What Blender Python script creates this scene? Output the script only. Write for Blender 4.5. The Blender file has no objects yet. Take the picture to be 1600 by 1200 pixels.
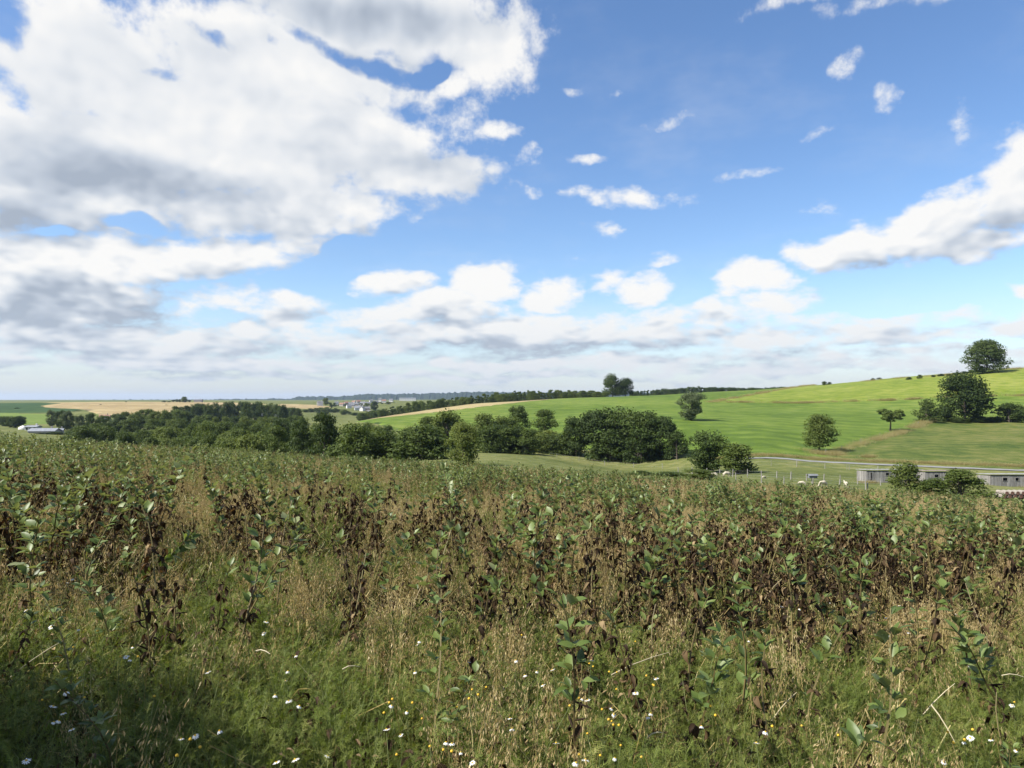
import bpy, bmesh, math, random
import numpy as np
from mathutils import Vector, Matrix, Euler

random.seed(7)
RNG = np.random.default_rng(11)
R = math.radians
scene = bpy.context.scene
COL = scene.collection

# ------------------------------------------------------------------ camera
FPX = 1142.0          # focal length in pixels of a 1600 px wide picture
HOR = 622.0           # horizon row
EYE = 1.75
cam_d = bpy.data.cameras.new('camera')
cam_d.sensor_width = 36.0
cam_d.lens = 36.0 * FPX / 1600.0
cam_d.shift_y = (HOR - 600.0) / 1600.0
cam_d.clip_start = 0.05
cam_d.clip_end = 60000
cam = bpy.data.objects.new('camera', cam_d)
COL.objects.link(cam)
cam.location = (0, 0, EYE)
cam.rotation_euler = (R(90), 0, 0)
scene.camera = cam

# ------------------------------------------------------------------ exposure
scene.view_settings.view_transform = 'Standard'
scene.view_settings.look = 'None'
scene.view_settings.exposure = 1.0
scene.view_settings.gamma = 1.0
scene.view_settings.use_curve_mapping = False
scene.render.engine = 'CYCLES'
scene.cycles.use_denoising = True
scene.cycles.denoising_prefilter = 'ACCURATE'
scene.cycles.denoising_input_passes = 'RGB_ALBEDO_NORMAL'
scene.cycles.max_bounces = 5
scene.cycles.diffuse_bounces = 2
scene.cycles.transmission_bounces = 4
scene.cycles.volume_bounces = 0
scene.cycles.caustics_reflective = False
scene.cycles.caustics_refractive = False

# ------------------------------------------------------------------ sun
SUN_EL = R(46)
SUN_AZ = math.atan2(-1.0, -0.38)      # measured from +Y towards +X: from the left
sun_vec = Vector((math.sin(SUN_AZ) * math.cos(SUN_EL), math.cos(SUN_AZ) * math.cos(SUN_EL), math.sin(SUN_EL)))
sl = bpy.data.lights.new('sun', 'SUN')
sl.energy = 5.0
sl.angle = R(0.55)
sl.color = (1.0, 0.945, 0.85)
sun = bpy.data.objects.new('sun', sl)
COL.objects.link(sun)
sun.rotation_euler = (-sun_vec).to_track_quat('-Z', 'Y').to_euler()
sun.location = sun_vec * 200

# ------------------------------------------------------------------ sky: nishita air + procedural cumulus
world = bpy.data.worlds.new('World')
scene.world = world
world.use_nodes = True
wt = world.node_tree
wt.nodes.clear()


class S:
    """a socket with arithmetic that adds Math nodes"""
    tree = None

    def __init__(s, sock):
        s.s = sock

    @staticmethod
    def m(op, *a, clamp=False):
        n = S.tree.nodes.new('ShaderNodeMath')
        n.operation = op
        n.use_clamp = clamp
        for i, v in enumerate(a):
            if isinstance(v, S):
                S.tree.links.new(v.s, n.inputs[i])
            else:
                n.inputs[i].default_value = v
        return S(n.outputs[0])

    def __add__(a, b): return S.m('ADD', a, b)
    def __radd__(a, b): return S.m('ADD', b, a)
    def __sub__(a, b): return S.m('SUBTRACT', a, b)
    def __rsub__(a, b): return S.m('SUBTRACT', b, a)
    def __mul__(a, b): return S.m('MULTIPLY', a, b)
    def __rmul__(a, b): return S.m('MULTIPLY', b, a)
    def __truediv__(a, b): return S.m('DIVIDE', a, b)
    def max(a, b): return S.m('MAXIMUM', a, b)
    def min(a, b): return S.m('MINIMUM', a, b)
    def abs(a): return S.m('ABSOLUTE', a)

    def smooth(a, lo, hi, t0=0.0, t1=1.0):
        n = S.tree.nodes.new('ShaderNodeMapRange')
        n.interpolation_type = 'SMOOTHSTEP'
        S.tree.links.new(a.s, n.inputs['Value'])
        n.inputs['From Min'].default_value = lo
        n.inputs['From Max'].default_value = hi
        n.inputs['To Min'].default_value = t0
        n.inputs['To Max'].default_value = t1
        return S(n.outputs[0])


def vcomb(t, x, y, z=0.0):
    n = t.nodes.new('ShaderNodeCombineXYZ')
    for i, v in enumerate((x, y, z)):
        if isinstance(v, S):
            t.links.new(v.s, n.inputs[i])
        else:
            n.inputs[i].default_value = v
    return n.outputs[0]


def noise(t, vec, scale, detail=4.0, rough=0.5, dist=0.0, lac=2.0, dims='2D'):
    n = t.nodes.new('ShaderNodeTexNoise')
    n.noise_dimensions = dims
    n.inputs['Scale'].default_value = scale
    n.inputs['Detail'].default_value = detail
    n.inputs['Roughness'].default_value = rough
    n.inputs['Lacunarity'].default_value = lac
    n.inputs['Distortion'].default_value = dist
    if vec is not None:
        t.links.new(vec, n.inputs['Vector'])
    return S(n.outputs[0])


def az_el(px, py):
    dx = (px - 800.0) / FPX
    return math.atan(dx), math.atan((HOR - py) / FPX / math.hypot(1, dx))


# clouds of the photograph as directions in the sky: centre, half axes (picture units), tilt, weight
CLOUDS = [
    (150, 110, 235, 125, 15, 1.9), (420, 95, 300, 100, 0, 1.9), (600, 25, 260, 75, 0, 1.9), (770, 65, 85, 85, 0, 1.4),
    (705, 132, 74, 30, -35, 1.0), (350, 215, 330, 125, 8, 2.0), (110, 255, 270, 140, 0, 2.0), (560, 225, 190, 88, 15, 1.8),
    (660, 275, 135, 46, 6, 1.5), (440, 330, 230, 50, -4, 1.6), (110, 415, 190, 66, 0, 1.8), (300, 402, 190, 44, -8, 1.5),
    (440, 365, 90, 36, -10, 1.1), (90, 465, 200, 62, -6, 1.7), (60, 510, 200, 40, 0, 1.2),
    (478, 484, 60, 27, 0, 1.2), (612, 438, 78, 27, -4, 1.3), (690, 482, 118, 42, -4, 1.5), (762, 436, 62, 38, -6, 1.4),
    (852, 457, 50, 38, 0, 1.2), (935, 440, 40, 20, -32, 0.7), (992, 455, 54, 30, -4, 1.3), (1090, 500, 130, 32, 0, 1.1),
    (1168, 442, 82, 38, 2, 1.4), (1210, 474, 80, 22, -4, 0.9), (1025, 412, 24, 10, -12, 0.5),
    (260, 526, 330, 36, 0, 1.15), (330, 475, 140, 30, 0, 0.7), (560, 530, 260, 34, 0, 1.05), (820, 524, 300, 42, 0, 1.15), (1060, 528, 260, 28, 0, 0.95),
    (1280, 540, 32, 18, 0, 1.0), (1400, 530, 110, 18, -2, 1.0), (1575, 508, 76, 24, -4, 1.05), (1400, 500, 230, 22, 0, 0.55), (1350, 560, 330, 20, 0, 0.7),
    (1330, 390, 116, 40, -8, 1.6), (1475, 348, 128, 60, -20, 1.7), (1600, 275, 112, 88, -28, 1.7), (1545, 385, 110, 30, 0, 1.2), (1600, 468, 26, 20, 0, 1.0),
    (300, 566, 420, 20, 0, 1.15), (900, 570, 420, 18, 0, 1.1), (1330, 578, 300, 14, 0, 0.9), (600, 592, 700, 10, 0, 0.8), (1300, 520, 330, 34, 0, 0.75), (200, 505, 90, 24, 0, 1.2), (390, 512, 60, 18, 0, 1.1), (640, 500, 170, 26, 0, 0.9),
    (985, 308, 88, 15, 4, 0.62), (1182, 274, 36, 9, 0, 0.5), (780, 205, 38, 22, 0, 0.95), (1283, 330, 32, 13, 5, 0.5),
    (1055, 190, 38, 12, -10, 0.45), (1326, 105, 22, 20, 30, 0.62), (1385, 160, 20, 20, -30, 0.5), (1490, 195, 24, 38, 20, 0.65),
    (1279, 212, 30, 14, -12, 0.55), (1190, 12, 90, 18, 0, 0.72), (942, 136, 24, 9, 0, 0.48), (905, 122, 20, 7, 0, 0.42),
    (898, 402, 14, 10, 0, 0.45), (832, 305, 16, 8, 0, 0.42), (888, 299, 26, 9, 0, 0.45), (920, 249, 28, 6, 0, 0.4),
    (1370, 4, 170, 16, 0, 0.42), (945, 358, 34, 9, -8, 0.42), (810, 255, 30, 16, -20, 0.5), (720, 195, 64, 36, 10, 0.6), (560, 125, 120, 34, 10, 0.42),
]
HOLES = [(22, 40, 44, 52, 0, 0.9), (560, 92, 140, 22, 12, 0.8), (665, 112, 44, 24, -20, 0.75), (330, 60, 60, 18, 20, 0.5), (230, 105, 40, 14, 0, 0.4), (205, 352, 62, 15, 0, 0.9), (430, 76, 30, 14, 30, 0.4),
         (95, 362, 36, 9, 0, 0.5), (330, 490, 80, 12, 0, 0.5), (510, 388, 60, 22, -20, 0.7), (1420, 470, 150, 18, 0, 0.6)]
THICK = [(200, 285, 290, 66, 4, 1.0), (80, 480, 240, 52, 0, 0.85), (540, 10, 360, 52, 0, 0.8), (680, 266, 100, 34, 0, 0.55), (520, 262, 110, 36, 10, 0.5),
         (622, 446, 68, 20, -4, 1.2), (478, 486, 54, 14, 0, 1.2), (700, 508, 120, 16, 0, 0.9), (1590, 356, 150, 40, -10, 1.0), (1350, 416, 110, 16, -4, 0.75),
         (840, 546, 380, 16, 0, 1.0), (1350, 540, 260, 12, 0, 0.6), (500, 585, 500, 10, 0, 0.5), (1190, 462, 70, 11, 0, 0.7), (990, 470, 50, 9, 0, 0.7), (20, 350, 220, 70, 0, 0.8), (300, 545, 360, 16, 0, 0.5)]


def blob_field(t, pair, blobs, start):
    vec = vcomb(t, pair[0], pair[1], 1.0)
    acc = None

    def dot(k):
        d = t.nodes.new('ShaderNodeVectorMath')
        d.operation = 'DOT_PRODUCT'
        t.links.new(vec, d.inputs[0])
        d.inputs[1].default_value = k
        return S(d.outputs['Value'])
    for (px, py, rx, ry, rot, w) in blobs:
        if blobs is CLOUDS and w <= 0.66 and rx < 100:
            w *= 0.70
        a, e = az_el(px, py)
        sx = (az_el(px + rx, py)[0] - az_el(px - rx, py)[0]) / 2
        sy = abs(az_el(px, py + ry)[1] - az_el(px, py - ry)[1]) / 2
        c, s = math.cos(R(-rot)), math.sin(R(-rot))
        u = dot((c / sx, s / sx, -(c * a + s * e) / sx))
        v = dot((-s / sy, c / sy, -(-s * a + c * e) / sy))
        q = S.m('MULTIPLY_ADD', v, v, u * u)
        q = S.m('MULTIPLY_ADD', q, -w, w)
        acc = q.max(start) if acc is None else acc.max(q)
    return acc


def build_sky():
    t = wt
    S.tree = t
    tc = t.nodes.new('ShaderNodeTexCoord')
    sep = t.nodes.new('ShaderNodeSeparateXYZ')
    t.links.new(tc.outputs['Generated'], sep.inputs[0])
    X, Y, Z = S(sep.outputs[0]), S(sep.outputs[1]), S(sep.outputs[2])
    az = S.m('ARCTAN2', X, Y)
    el = S.m('ARCSINE', Z)
    # fractal warp so that no cloud keeps an ellipse's outline
    elv = S.m('LOGARITHM', (el.max(-0.02) + 0.20), 2.718)
    azn = az * 2.0
    hi = el.smooth(0.10, 0.32)
    nv = vcomb(t, azn, elv * 1.35, 0.0)
    w1 = noise(t, nv, 2.6, 4, 0.55)
    w2 = noise(t, vcomb(t, azn + 7.3, elv * 1.35 + 3.1, 0.0), 2.6, 4, 0.55)
    azw = az + (w1 - 0.5) * 0.085
    elw = el + (w2 - 0.5) * 0.055

    def density(da, de, fine):
        v = (azw + da, elw + de)
        F = blob_field(t, v, CLOUDS if fine else [c for c in CLOUDS if c[2] > 100], -1.2)
        if fine:
            F = F - blob_field(t, v, HOLES, 0.0) * 1.9
        nv2 = vcomb(t, azn + da * 1.9, elv * 1.35 + de * 3.6, 0.4)
        fb = noise(t, nv2, 2.5, 3, 0.5) * hi + noise(t, nv2, 5.2, 3, 0.5) * (1.0 - hi)
        vo = t.nodes.new('ShaderNodeTexVoronoi')
        vo.feature = 'SMOOTH_F1'
        vo.voronoi_dimensions = '2D'
        vo.inputs['Scale'].default_value = 10.0
        vo.inputs['Detail'].default_value = 1.0
        vo.inputs['Roughness'].default_value = 0.6
        vo.inputs['Smoothness'].default_value = 0.6
        vo.inputs['Lacunarity'].default_value = 2.3
        # the cells are bent by the same turbulence, or they would look like scales
        t.links.new(vcomb(t, azn + da * 1.9 + (w1 - 0.5) * 0.10, elv * 1.35 + de * 3.6 + (w2 - 0.5) * 0.10, 0.0), vo.inputs['Vector'])
        puff = 0.50 - S(vo.outputs['Distance'])
        # the rest of the sky, outside what the photograph shows, goes on with broken cumulus
        gen = (noise(t, nv2, 1.1, 3, 0.5) - 0.52) * 5.0
        side = S.m('MAXIMUM', az.abs().smooth(0.62, 0.85), el.smooth(0.52, 0.68))
        F = F.max(gen * side - (1.0 - side) * 1.2)
        f2 = noise(t, nv2, 12.0, 6, 0.66) if fine else None
        E = (fb - 0.5) * 1.3 + puff * (0.75 - hi * 0.45)
        D = F + (fb - 0.5) * 1.3 + puff * 0.5
        if fine:
            D = D + (f2 - 0.5) * 2.2
        return F, D, F.min(1.2) * 0.45 + E

    F0, D0, E0 = density(0.0, 0.0, True)
    F1, D1, E1 = density(-0.016, 0.022, False)
    alpha = D0.smooth(-0.22, 0.95)
    # thin veil
    veil_n = noise(t, vcomb(t, az * 1.6, elv * 2.0, 2.0), 2.2, 6, 0.62, 0.0)
    veil = veil_n.smooth(0.45, 0.85) * 0.16
    T = blob_field(t, (azw, elw), THICK, 0.0)
    T = T + (w2 - 0.5) * 0.8
    relief = (E0 - E1)
    lit = 0.82 + relief * (0.66 + (1.0 - hi) * 0.28) - T.smooth(-0.1, 1.2) * 0.76 - F1.smooth(0.3, 2.0) * 0.08 + (w1 - 0.5) * 0.35
    lit = S.m('ADD', lit, 0.0, clamp=True)
    cr = t.nodes.new('ShaderNodeValToRGB')
    e = cr.color_ramp.elements
    e[0].position = 0.0
    e[0].color = (0.42, 0.48, 0.57, 1)
    e[1].position = 1.0
    e[1].color = (1.0, 0.99, 0.97, 1)
    x = cr.color_ramp.elements.new(0.35)
    x.color = (0.61, 0.665, 0.745, 1)
    x = cr.color_ramp.elements.new(0.72)
    x.color = (0.86, 0.88, 0.905, 1)
    t.links.new(lit.s, cr.inputs[0])

    sky = t.nodes.new('ShaderNodeTexSky')
    sky.sky_type = 'NISHITA'
    sky.sun_disc = False
    sky.sun_elevation = SUN_EL
    sky.sun_rotation = SUN_AZ
    sky.altitude = 400
    sky.air_density = 1.0
    sky.dust_density = 0.6
    sky.ozone_density = 1.6
    hs = t.nodes.new('ShaderNodeHueSaturation')
    hs.inputs['Hue'].default_value = 0.5
    hs.inputs['Saturation'].default_value = SKY_SAT
    hs.inputs['Value'].default_value = 1.0
    t.links.new(sky.outputs[0], hs.inputs['Color'])
    tn = t.nodes.new('ShaderNodeMix')
    tn.data_type = 'RGBA'
    tn.blend_type = 'MULTIPLY'
    tn.inputs[0].default_value = 1.0
    tn.inputs[7].default_value = (0.99, 0.995, 1.06, 1)
    t.links.new(hs.outputs[0], tn.inputs[6])
    bg_sky = t.nodes.new('ShaderNodeBackground')
    bg_sky.inputs[1].default_value = SKY_STRENGTH
    t.links.new(tn.outputs[2], bg_sky.inputs[0])
    bg_cl = t.nodes.new('ShaderNodeBackground')
    bg_cl.inputs[1].default_value = CLOUD_STRENGTH
    t.links.new(cr.outputs[0], bg_cl.inputs[0])
    # pale air towards the horizon lies over sky and clouds alike
    bg_hz = t.nodes.new('ShaderNodeBackground')
    bg_hz.inputs[0].default_value = (0.60, 0.69, 0.83, 1)
    bg_hz.inputs[1].default_value = 0.472
    amax = S.m('MAXIMUM', alpha * 0.97, veil)
    mx = t.nodes.new('ShaderNodeMixShader')
    t.links.new(amax.s, mx.inputs[0])
    t.links.new(bg_sky.outputs[0], mx.inputs[1])
    t.links.new(bg_cl.outputs[0], mx.inputs[2])
    hz = S.m('POWER', S.m('SUBTRACT', 1.0, (el.max(0.0) / 0.15).min(1.0)), 1.4) * 0.74
    mx2 = t.nodes.new('ShaderNodeMixShader')
    t.links.new(hz.s, mx2.inputs[0])
    t.links.new(mx.outputs[0], mx2.inputs[1])
    t.links.new(bg_hz.outputs[0], mx2.inputs[2])
    out = t.nodes.new('ShaderNodeOutputWorld')
    t.links.new(mx2.outputs[0], out.inputs[0])


SKY_SAT = 1.13
SKY_STRENGTH = 0.088
CLOUD_STRENGTH = 0.492
build_sky()
world.cycles.sampling_method = 'NONE'

scene.cycles.use_adaptive_sampling = True
scene.cycles.adaptive_threshold = 0.012
scene.cycles.adaptive_min_samples = 16

# ------------------------------------------------------------------ helpers
def tag(o, label=None, cat=None, group=None, kind=None):
    if label: o['label'] = label
    if cat: o['category'] = cat
    if group: o['group'] = group
    if kind: o['kind'] = kind
    return o


def empty(name, loc=(0, 0, 0), rz=0.0):
    o = bpy.data.objects.new(name, None)
    o.empty_display_size = 0.2
    COL.objects.link(o)
    o.location = loc
    o.rotation_euler = (0, 0, rz)
    return o


def link(name, me, parent=None, loc=None):
    o = bpy.data.objects.new(name, me)
    COL.objects.link(o)
    if parent is not None: o.parent = parent
    if loc is not None: o.location = loc
    return o


def copy_tree(o, parent=None):
    c = o.copy()
    COL.objects.link(c)
    c.parent = parent
    for ch in o.children:
        copy_tree(ch, c)
    return c


class MB:
    """collects points, faces, a per-face material slot and a per-face tint"""
    def __init__(s):
        s.v, s.f, s.m, s.t = [], [], [], []

    def add(s, verts, faces, mat=0, tint=0.5):
        b = len(s.v)
        s.v.extend(verts)
        for f in faces:
            s.f.append(tuple(i + b for i in f))
            s.m.append(mat)
            s.t.append(tint)

    def box(s, c, sz, mat=0, tint=0.5, rz=0.0, M=None):
        x, y, z = sz[0] / 2, sz[1] / 2, sz[2] / 2
        vs = [Vector((a, b, d)) for a in (-x, x) for b in (-y, y) for d in (-z, z)]
        M = M or (Matrix.Translation(c) @ Matrix.Rotation(rz, 4, 'Z'))
        s.add([tuple(M @ v) for v in vs], [(0, 1, 3, 2), (4, 6, 7, 5), (0, 4, 5, 1), (2, 3, 7, 6), (0, 2, 6, 4), (1, 5, 7, 3)], mat, tint)

    def tube(s, pts, rad, n=4, mat=0, tint=0.5, cap=False):
        pts = [Vector(p) for p in pts]
        rings = []
        for i, p in enumerate(pts):
            d = (pts[min(i + 1, len(pts) - 1)] - pts[max(i - 1, 0)])
            d = d.normalized() if d.length > 1e-9 else Vector((0, 0, 1))
            a = d.cross(Vector((0.31, 0.95, 0.07)))
            if a.length < 1e-4: a = d.cross(Vector((1, 0, 0)))
            a.normalize()
            b = d.cross(a)
            r = rad[i] if isinstance(rad, (list, tuple)) else rad
            rings.append([tuple(p + (a * math.cos(6.2832 * k / n) + b * math.sin(6.2832 * k / n)) * r) for k in range(n)])
        vs = [v for r in rings for v in r]
        fs = []
        for i in range(len(pts) - 1):
            for k in range(n):
                fs.append((i * n + k, i * n + (k + 1) % n, (i + 1) * n + (k + 1) % n, (i + 1) * n + k))
        if cap:
            fs.append(tuple(range(n - 1, -1, -1)))
            fs.append(tuple((len(pts) - 1) * n + k for k in range(n)))
        s.add(vs, fs, mat, tint)

    def mesh(s, name, mats, smooth=False):
        me = bpy.data.meshes.new(name)
        me.from_pydata([tuple(v) for v in s.v], [], s.f)
        for m in (mats if isinstance(mats, (list, tuple)) else [mats]):
            me.materials.append(m)
        me.polygons.foreach_set('material_index', np.array(s.m, dtype=np.int32))
        if smooth: me.polygons.foreach_set('use_smooth', np.ones(len(s.f), dtype=bool))
        at = me.attributes.new('tint', 'FLOAT', 'FACE')
        at.data.foreach_set('value', np.array(s.t, dtype=np.float32))
        me.update()
        return me

    def obj(s, name, mats, parent=None, loc=None, smooth=False):
        return link(name, s.mesh(name, mats, smooth), parent, loc)


def vnoise(x, y, seed=0):
    """smooth value noise, numpy"""
    x = np.asarray(x, dtype=np.float64); y = np.asarray(y, dtype=np.float64)
    xi = np.floor(x).astype(np.int64); yi = np.floor(y).astype(np.int64)
    xf = x - xi; yf = y - yi
    def h(a, b):
        n = (a * 374761393 + b * 668265263 + seed * 1442695041) & 0x7fffffff
        n = ((n ^ (n >> 13)) * 1274126177) & 0x7fffffff
        return ((n ^ (n >> 16)) & 0xffff) / 65535.0
    u = xf * xf * (3 - 2 * xf); v = yf * yf * (3 - 2 * yf)
    return (h(xi, yi) * (1 - u) + h(xi + 1, yi) * u) * (1 - v) + (h(xi, yi + 1) * (1 - u) + h(xi + 1, yi + 1) * u) * v


def fbm(x, y, seed=0, oct=4):
    s = 0; a = 0.5; n = 0
    for o in range(oct):
        s = s + a * vnoise(np.asarray(x) * 2 ** o, np.asarray(y) * 2 ** o, seed + o * 17)
        n += a; a *= 0.55
    return s / n


def sstep(a, b, x):
    t = np.clip((np.asarray(x, dtype=np.float64) - a) / (b - a), 0, 1)
    return t * t * (3 - 2 * t)


# ------------------------------------------------------------------ materials
def new_mat(name):
    m = bpy.data.materials.new(name)
    m.use_nodes = True
    m.node_tree.nodes.clear()
    return m, m.node_tree


def ramp(t, fac, stops, interp='LINEAR'):
    r = t.nodes.new('ShaderNodeValToRGB')
    r.color_ramp.interpolation = interp
    els = r.color_ramp.elements
    while len(els) < len(stops): els.new(0.5)
    for e, (p, c) in zip(els, stops):
        e.position = p
        e.color = (c[0], c[1], c[2], 1)
    t.links.new(fac.s if isinstance(fac, S) else fac, r.inputs[0])
    return r.outputs[0]


def mixc(t, fac, a, b):
    n = t.nodes.new('ShaderNodeMix')
    n.data_type = 'RGBA'
    for k, v in ((0, fac), (6, a), (7, b)):
        if isinstance(v, S): t.links.new(v.s, n.inputs[k])
        elif hasattr(v, 'is_linked'): t.links.new(v, n.inputs[k])
        elif k == 0: n.inputs[k].default_value = v
        else: n.inputs[k].default_value = (v[0], v[1], v[2], 1)
    return n.outputs[2]


def attr(t, name):
    n = t.nodes.new('ShaderNodeAttribute')
    n.attribute_name = name
    return S(n.outputs['Fac'])


def leaf_mat(name, stops, trans=0.35, rough=0.55, back=None, wobble=0.0, spec=0.35, trans_tint=(1.15, 1.1, 0.55), own=0.28):
    """leafy matter: colour by the leaf's own tint and the plant's own random number, light shining through"""
    m, t = new_mat(name)
    S.tree = t
    tint = attr(t, 'tint')
    oi = t.nodes.new('ShaderNodeObjectInfo')
    f = tint * (1 - own) + S(oi.outputs['Random']) * own
    if wobble:
        tc = t.nodes.new('ShaderNodeTexCoord')
        f = f + (noise(t, tc.outputs['Object'], wobble, 3, 0.6, dims='3D') - 0.5) * 0.5
    c = ramp(t, f, stops)
    if back is not None:
        g = t.nodes.new('ShaderNodeNewGeometry')
        c = mixc(t, S(g.outputs['Backfacing']) * 0.75, c, back)
    p = t.nodes.new('ShaderNodeBsdfPrincipled')
    p.inputs['Roughness'].default_value = rough
    p.inputs['Specular IOR Level'].default_value = spec
    t.links.new(c, p.inputs['Base Color'])
    tr = t.nodes.new('ShaderNodeBsdfTranslucent')
    mu = t.nodes.new('ShaderNodeMix')
    mu.data_type = 'RGBA'
    mu.blend_type = 'MULTIPLY'
    mu.inputs[0].default_value = 1.0
    t.links.new(c, mu.inputs[6])
    mu.inputs[7].default_value = (*trans_tint, 1)
    t.links.new(mu.outputs[2], tr.inputs['Color'])
    mx = t.nodes.new('ShaderNodeMixShader')
    mx.inputs[0].default_value = trans
    t.links.new(p.outputs[0], mx.inputs[1])
    t.links.new(tr.outputs[0], mx.inputs[2])
    o = t.nodes.new('ShaderNodeOutputMaterial')
    t.links.new(mx.outputs[0], o.inputs[0])
    return m


def plain_mat(name, stops, scale=3.0, detail=6, rough=0.85, bump=0.0, bump_scale=20.0, coord='Object', stretch=(1, 1, 1), tinted=0.0, spec=0.2):
    m, t = new_mat(name)
    S.tree = t
    tc = t.nodes.new('ShaderNodeTexCoord')
    mp = t.nodes.new('ShaderNodeMapping')
    mp.inputs['Scale'].default_value = stretch
    t.links.new(tc.outputs[coord], mp.inputs[0])
    f = noise(t, mp.outputs[0], scale, detail, 0.6, dims='3D').smooth(0.25, 0.75)
    if tinted:
        f = f * (1 - tinted) + attr(t, 'tint') * tinted
    c = ramp(t, f, stops)
    p = t.nodes.new('ShaderNodeBsdfPrincipled')
    p.inputs['Roughness'].default_value = rough
    p.inputs['Specular IOR Level'].default_value = spec
    t.links.new(c, p.inputs['Base Color'])
    if bump:
        b = t.nodes.new('ShaderNodeBump')
        b.inputs['Strength'].default_value = bump
        b.inputs['Distance'].default_value = 0.05
        t.links.new(noise(t, mp.outputs[0], bump_scale, 5, 0.65, dims='3D').s, b.inputs['Height'])
        t.links.new(b.outputs[0], p.inputs['Normal'])
    o = t.nodes.new('ShaderNodeOutputMaterial')
    t.links.new(p.outputs[0], o.inputs[0])
    return m


def field_mat(name, stops, big=0.02, mid=0.25, fine=3.0, stripe=None, rough=0.9, bump=0.5, mix=(0.28, 0.34, 0.38)):
    """a sward or stubble seen from afar: broad patches, tussocks, blades and, where mown, the swaths"""
    m, t = new_mat(name)
    S.tree = t
    g = t.nodes.new('ShaderNodeNewGeometry')
    P = g.outputs['Position']
    n1 = noise(t, P, big, 3, 0.55).smooth(0.3, 0.7)
    n2 = noise(t, P, mid, 4, 0.6).smooth(0.25, 0.75)
    n3 = noise(t, P, fine, 3, 0.7)
    f = n1 * mix[0] + n2 * mix[1] + n3 * mix[2]
    if stripe:
        ang, per, amp = stripe
        sp = t.nodes.new('ShaderNodeSeparateXYZ')
        t.links.new(P, sp.inputs[0])
        ph = (S(sp.outputs[0]) * math.cos(ang) + S(sp.outputs[1]) * math.sin(ang)) * (6.2832 / per) + n1 * 5.0 + n2 * 1.2
        ph2 = (S(sp.outputs[0]) * math.cos(ang) + S(sp.outputs[1]) * math.sin(ang)) * (6.2832 / (per * 0.27)) + n2 * 2.5
        f = f + S.m('SINE', ph) * amp + S.m('SINE', ph2) * (n1 * amp * 0.9)
    c = ramp(t, f, stops)
    p = t.nodes.new('ShaderNodeBsdfPrincipled')
    p.inputs['Roughness'].default_value = rough
    p.inputs['Specular IOR Level'].default_value = 0.1
    t.links.new(c, p.inputs['Base Color'])
    b = t.nodes.new('ShaderNodeBump')
    b.inputs['Strength'].default_value = bump
    b.inputs['Distance'].default_value = 0.25
    t.links.new((n3 * 0.6 + n2).s, b.inputs['Height'])
    t.links.new(b.outputs[0], p.inputs['Normal'])
    o = t.nodes.new('ShaderNodeOutputMaterial')
    t.links.new(p.outputs[0], o.inputs[0])
    return m


# ------------------------------------------------------------------ terrain
def near_z(x, y):
    return -0.060 * x - 0.055 * y - 0.00048 * np.maximum(y, 0) ** 2 - 0.00018 * np.maximum(x, 0) ** 2


CTRL = [  # picture column, row of the ground there, distance ahead (m)
    (1600, 766, 105), (1450, 762, 108), (1380, 752, 120), (1580, 757, 119), (1180, 719, 155), (1300, 724, 150), (1400, 729, 145), (1600, 738, 138),
    (1600, 702, 180), (1450, 700, 185), (1600, 661, 280), (1505, 660, 290), (1440, 660, 280), (1600, 625, 370), (1400, 628, 390), (1250, 634, 400),
    (1600, 577, 480), (1540, 583, 480), (1400, 592.5, 520), (1250, 604, 600), (1100, 613, 650), (960, 620, 650), (880, 622.5, 620),
    (740, 631, 540), (640, 645, 450), (560, 658, 400), (1080, 657, 270), (1280, 705, 180), (1390, 673, 250), (1100, 632, 420),
    (1250, 652, 300), (900, 642, 400), (760, 652, 350), (1000, 662, 260), (640, 666, 300), (570, 668, 300),
    (1060, 723, 182), (960, 722, 196), (760, 702, 228), (890, 713, 205), (850, 717, 165), (850, 730, 125), (1000, 738, 128), (1060, 741, 118),
    (1150, 745, 118), (1250, 752, 112), (1120, 742, 135), (1100, 690, 208), (1180, 690, 190), (723, 727, 118), (650, 721, 130), (700, 712, 170),
    (723, 706, 200), (1320, 760, 108),
    (600, 735, 140), (500, 750, 150), (300, 740, 150), (100, 722, 150), (0, 702, 150), (-300, 690, 150), (600, 710, 230), (480, 720, 230),
    (400, 706, 300), (250, 698, 300), (100, 690, 300), (0, 684, 300), (-300, 670, 300), (50, 673, 400), (120, 676, 400), (300, 680, 450), (450, 678, 500), (30, 680, 335),
    (550, 646, 1100), (520, 632.5, 1500), (600, 628.5, 1600), (490, 634, 1300), (450, 637, 1150), (640, 626, 2000), (750, 640, 900),
    (0, 660, 520), (70, 657, 560), (0, 645, 700), (60, 646, 700), (0, 635, 900), (-300, 640, 700), (70, 631.5, 1050), (150, 629, 1200), (300, 629.5, 1250), (150, 645, 700),
    (250, 649, 650), (400, 642, 900), (400, 629.5, 1400), (-300, 632, 1200), (1000, 628, 950), (1250, 612, 850), (1600, 590, 720), (1900, 560, 500), (1900, 655, 300),
    (1900, 745, 140), (1900, 700, 190), (2300, 560, 500), (2300, 700, 180),
    (0, 628, 2500), (300, 626, 2500), (500, 626, 3000), (800, 626, 2500), (1100, 626, 2000), (1600, 612, 1500), (-400, 630, 2500), (2000, 600, 1500),
    (0, 625, 5000), (400, 625, 5000), (800, 624, 5000), (1200, 623, 5000), (1600, 622, 5000), (0, 624.5, 14000), (800, 624.5, 14000), (1600, 624.5, 14000),
]


def ray_xyz(px, py, d):
    return ((px - 800.0) / FPX * d, d, EYE - (py - HOR) / FPX * d)


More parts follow.
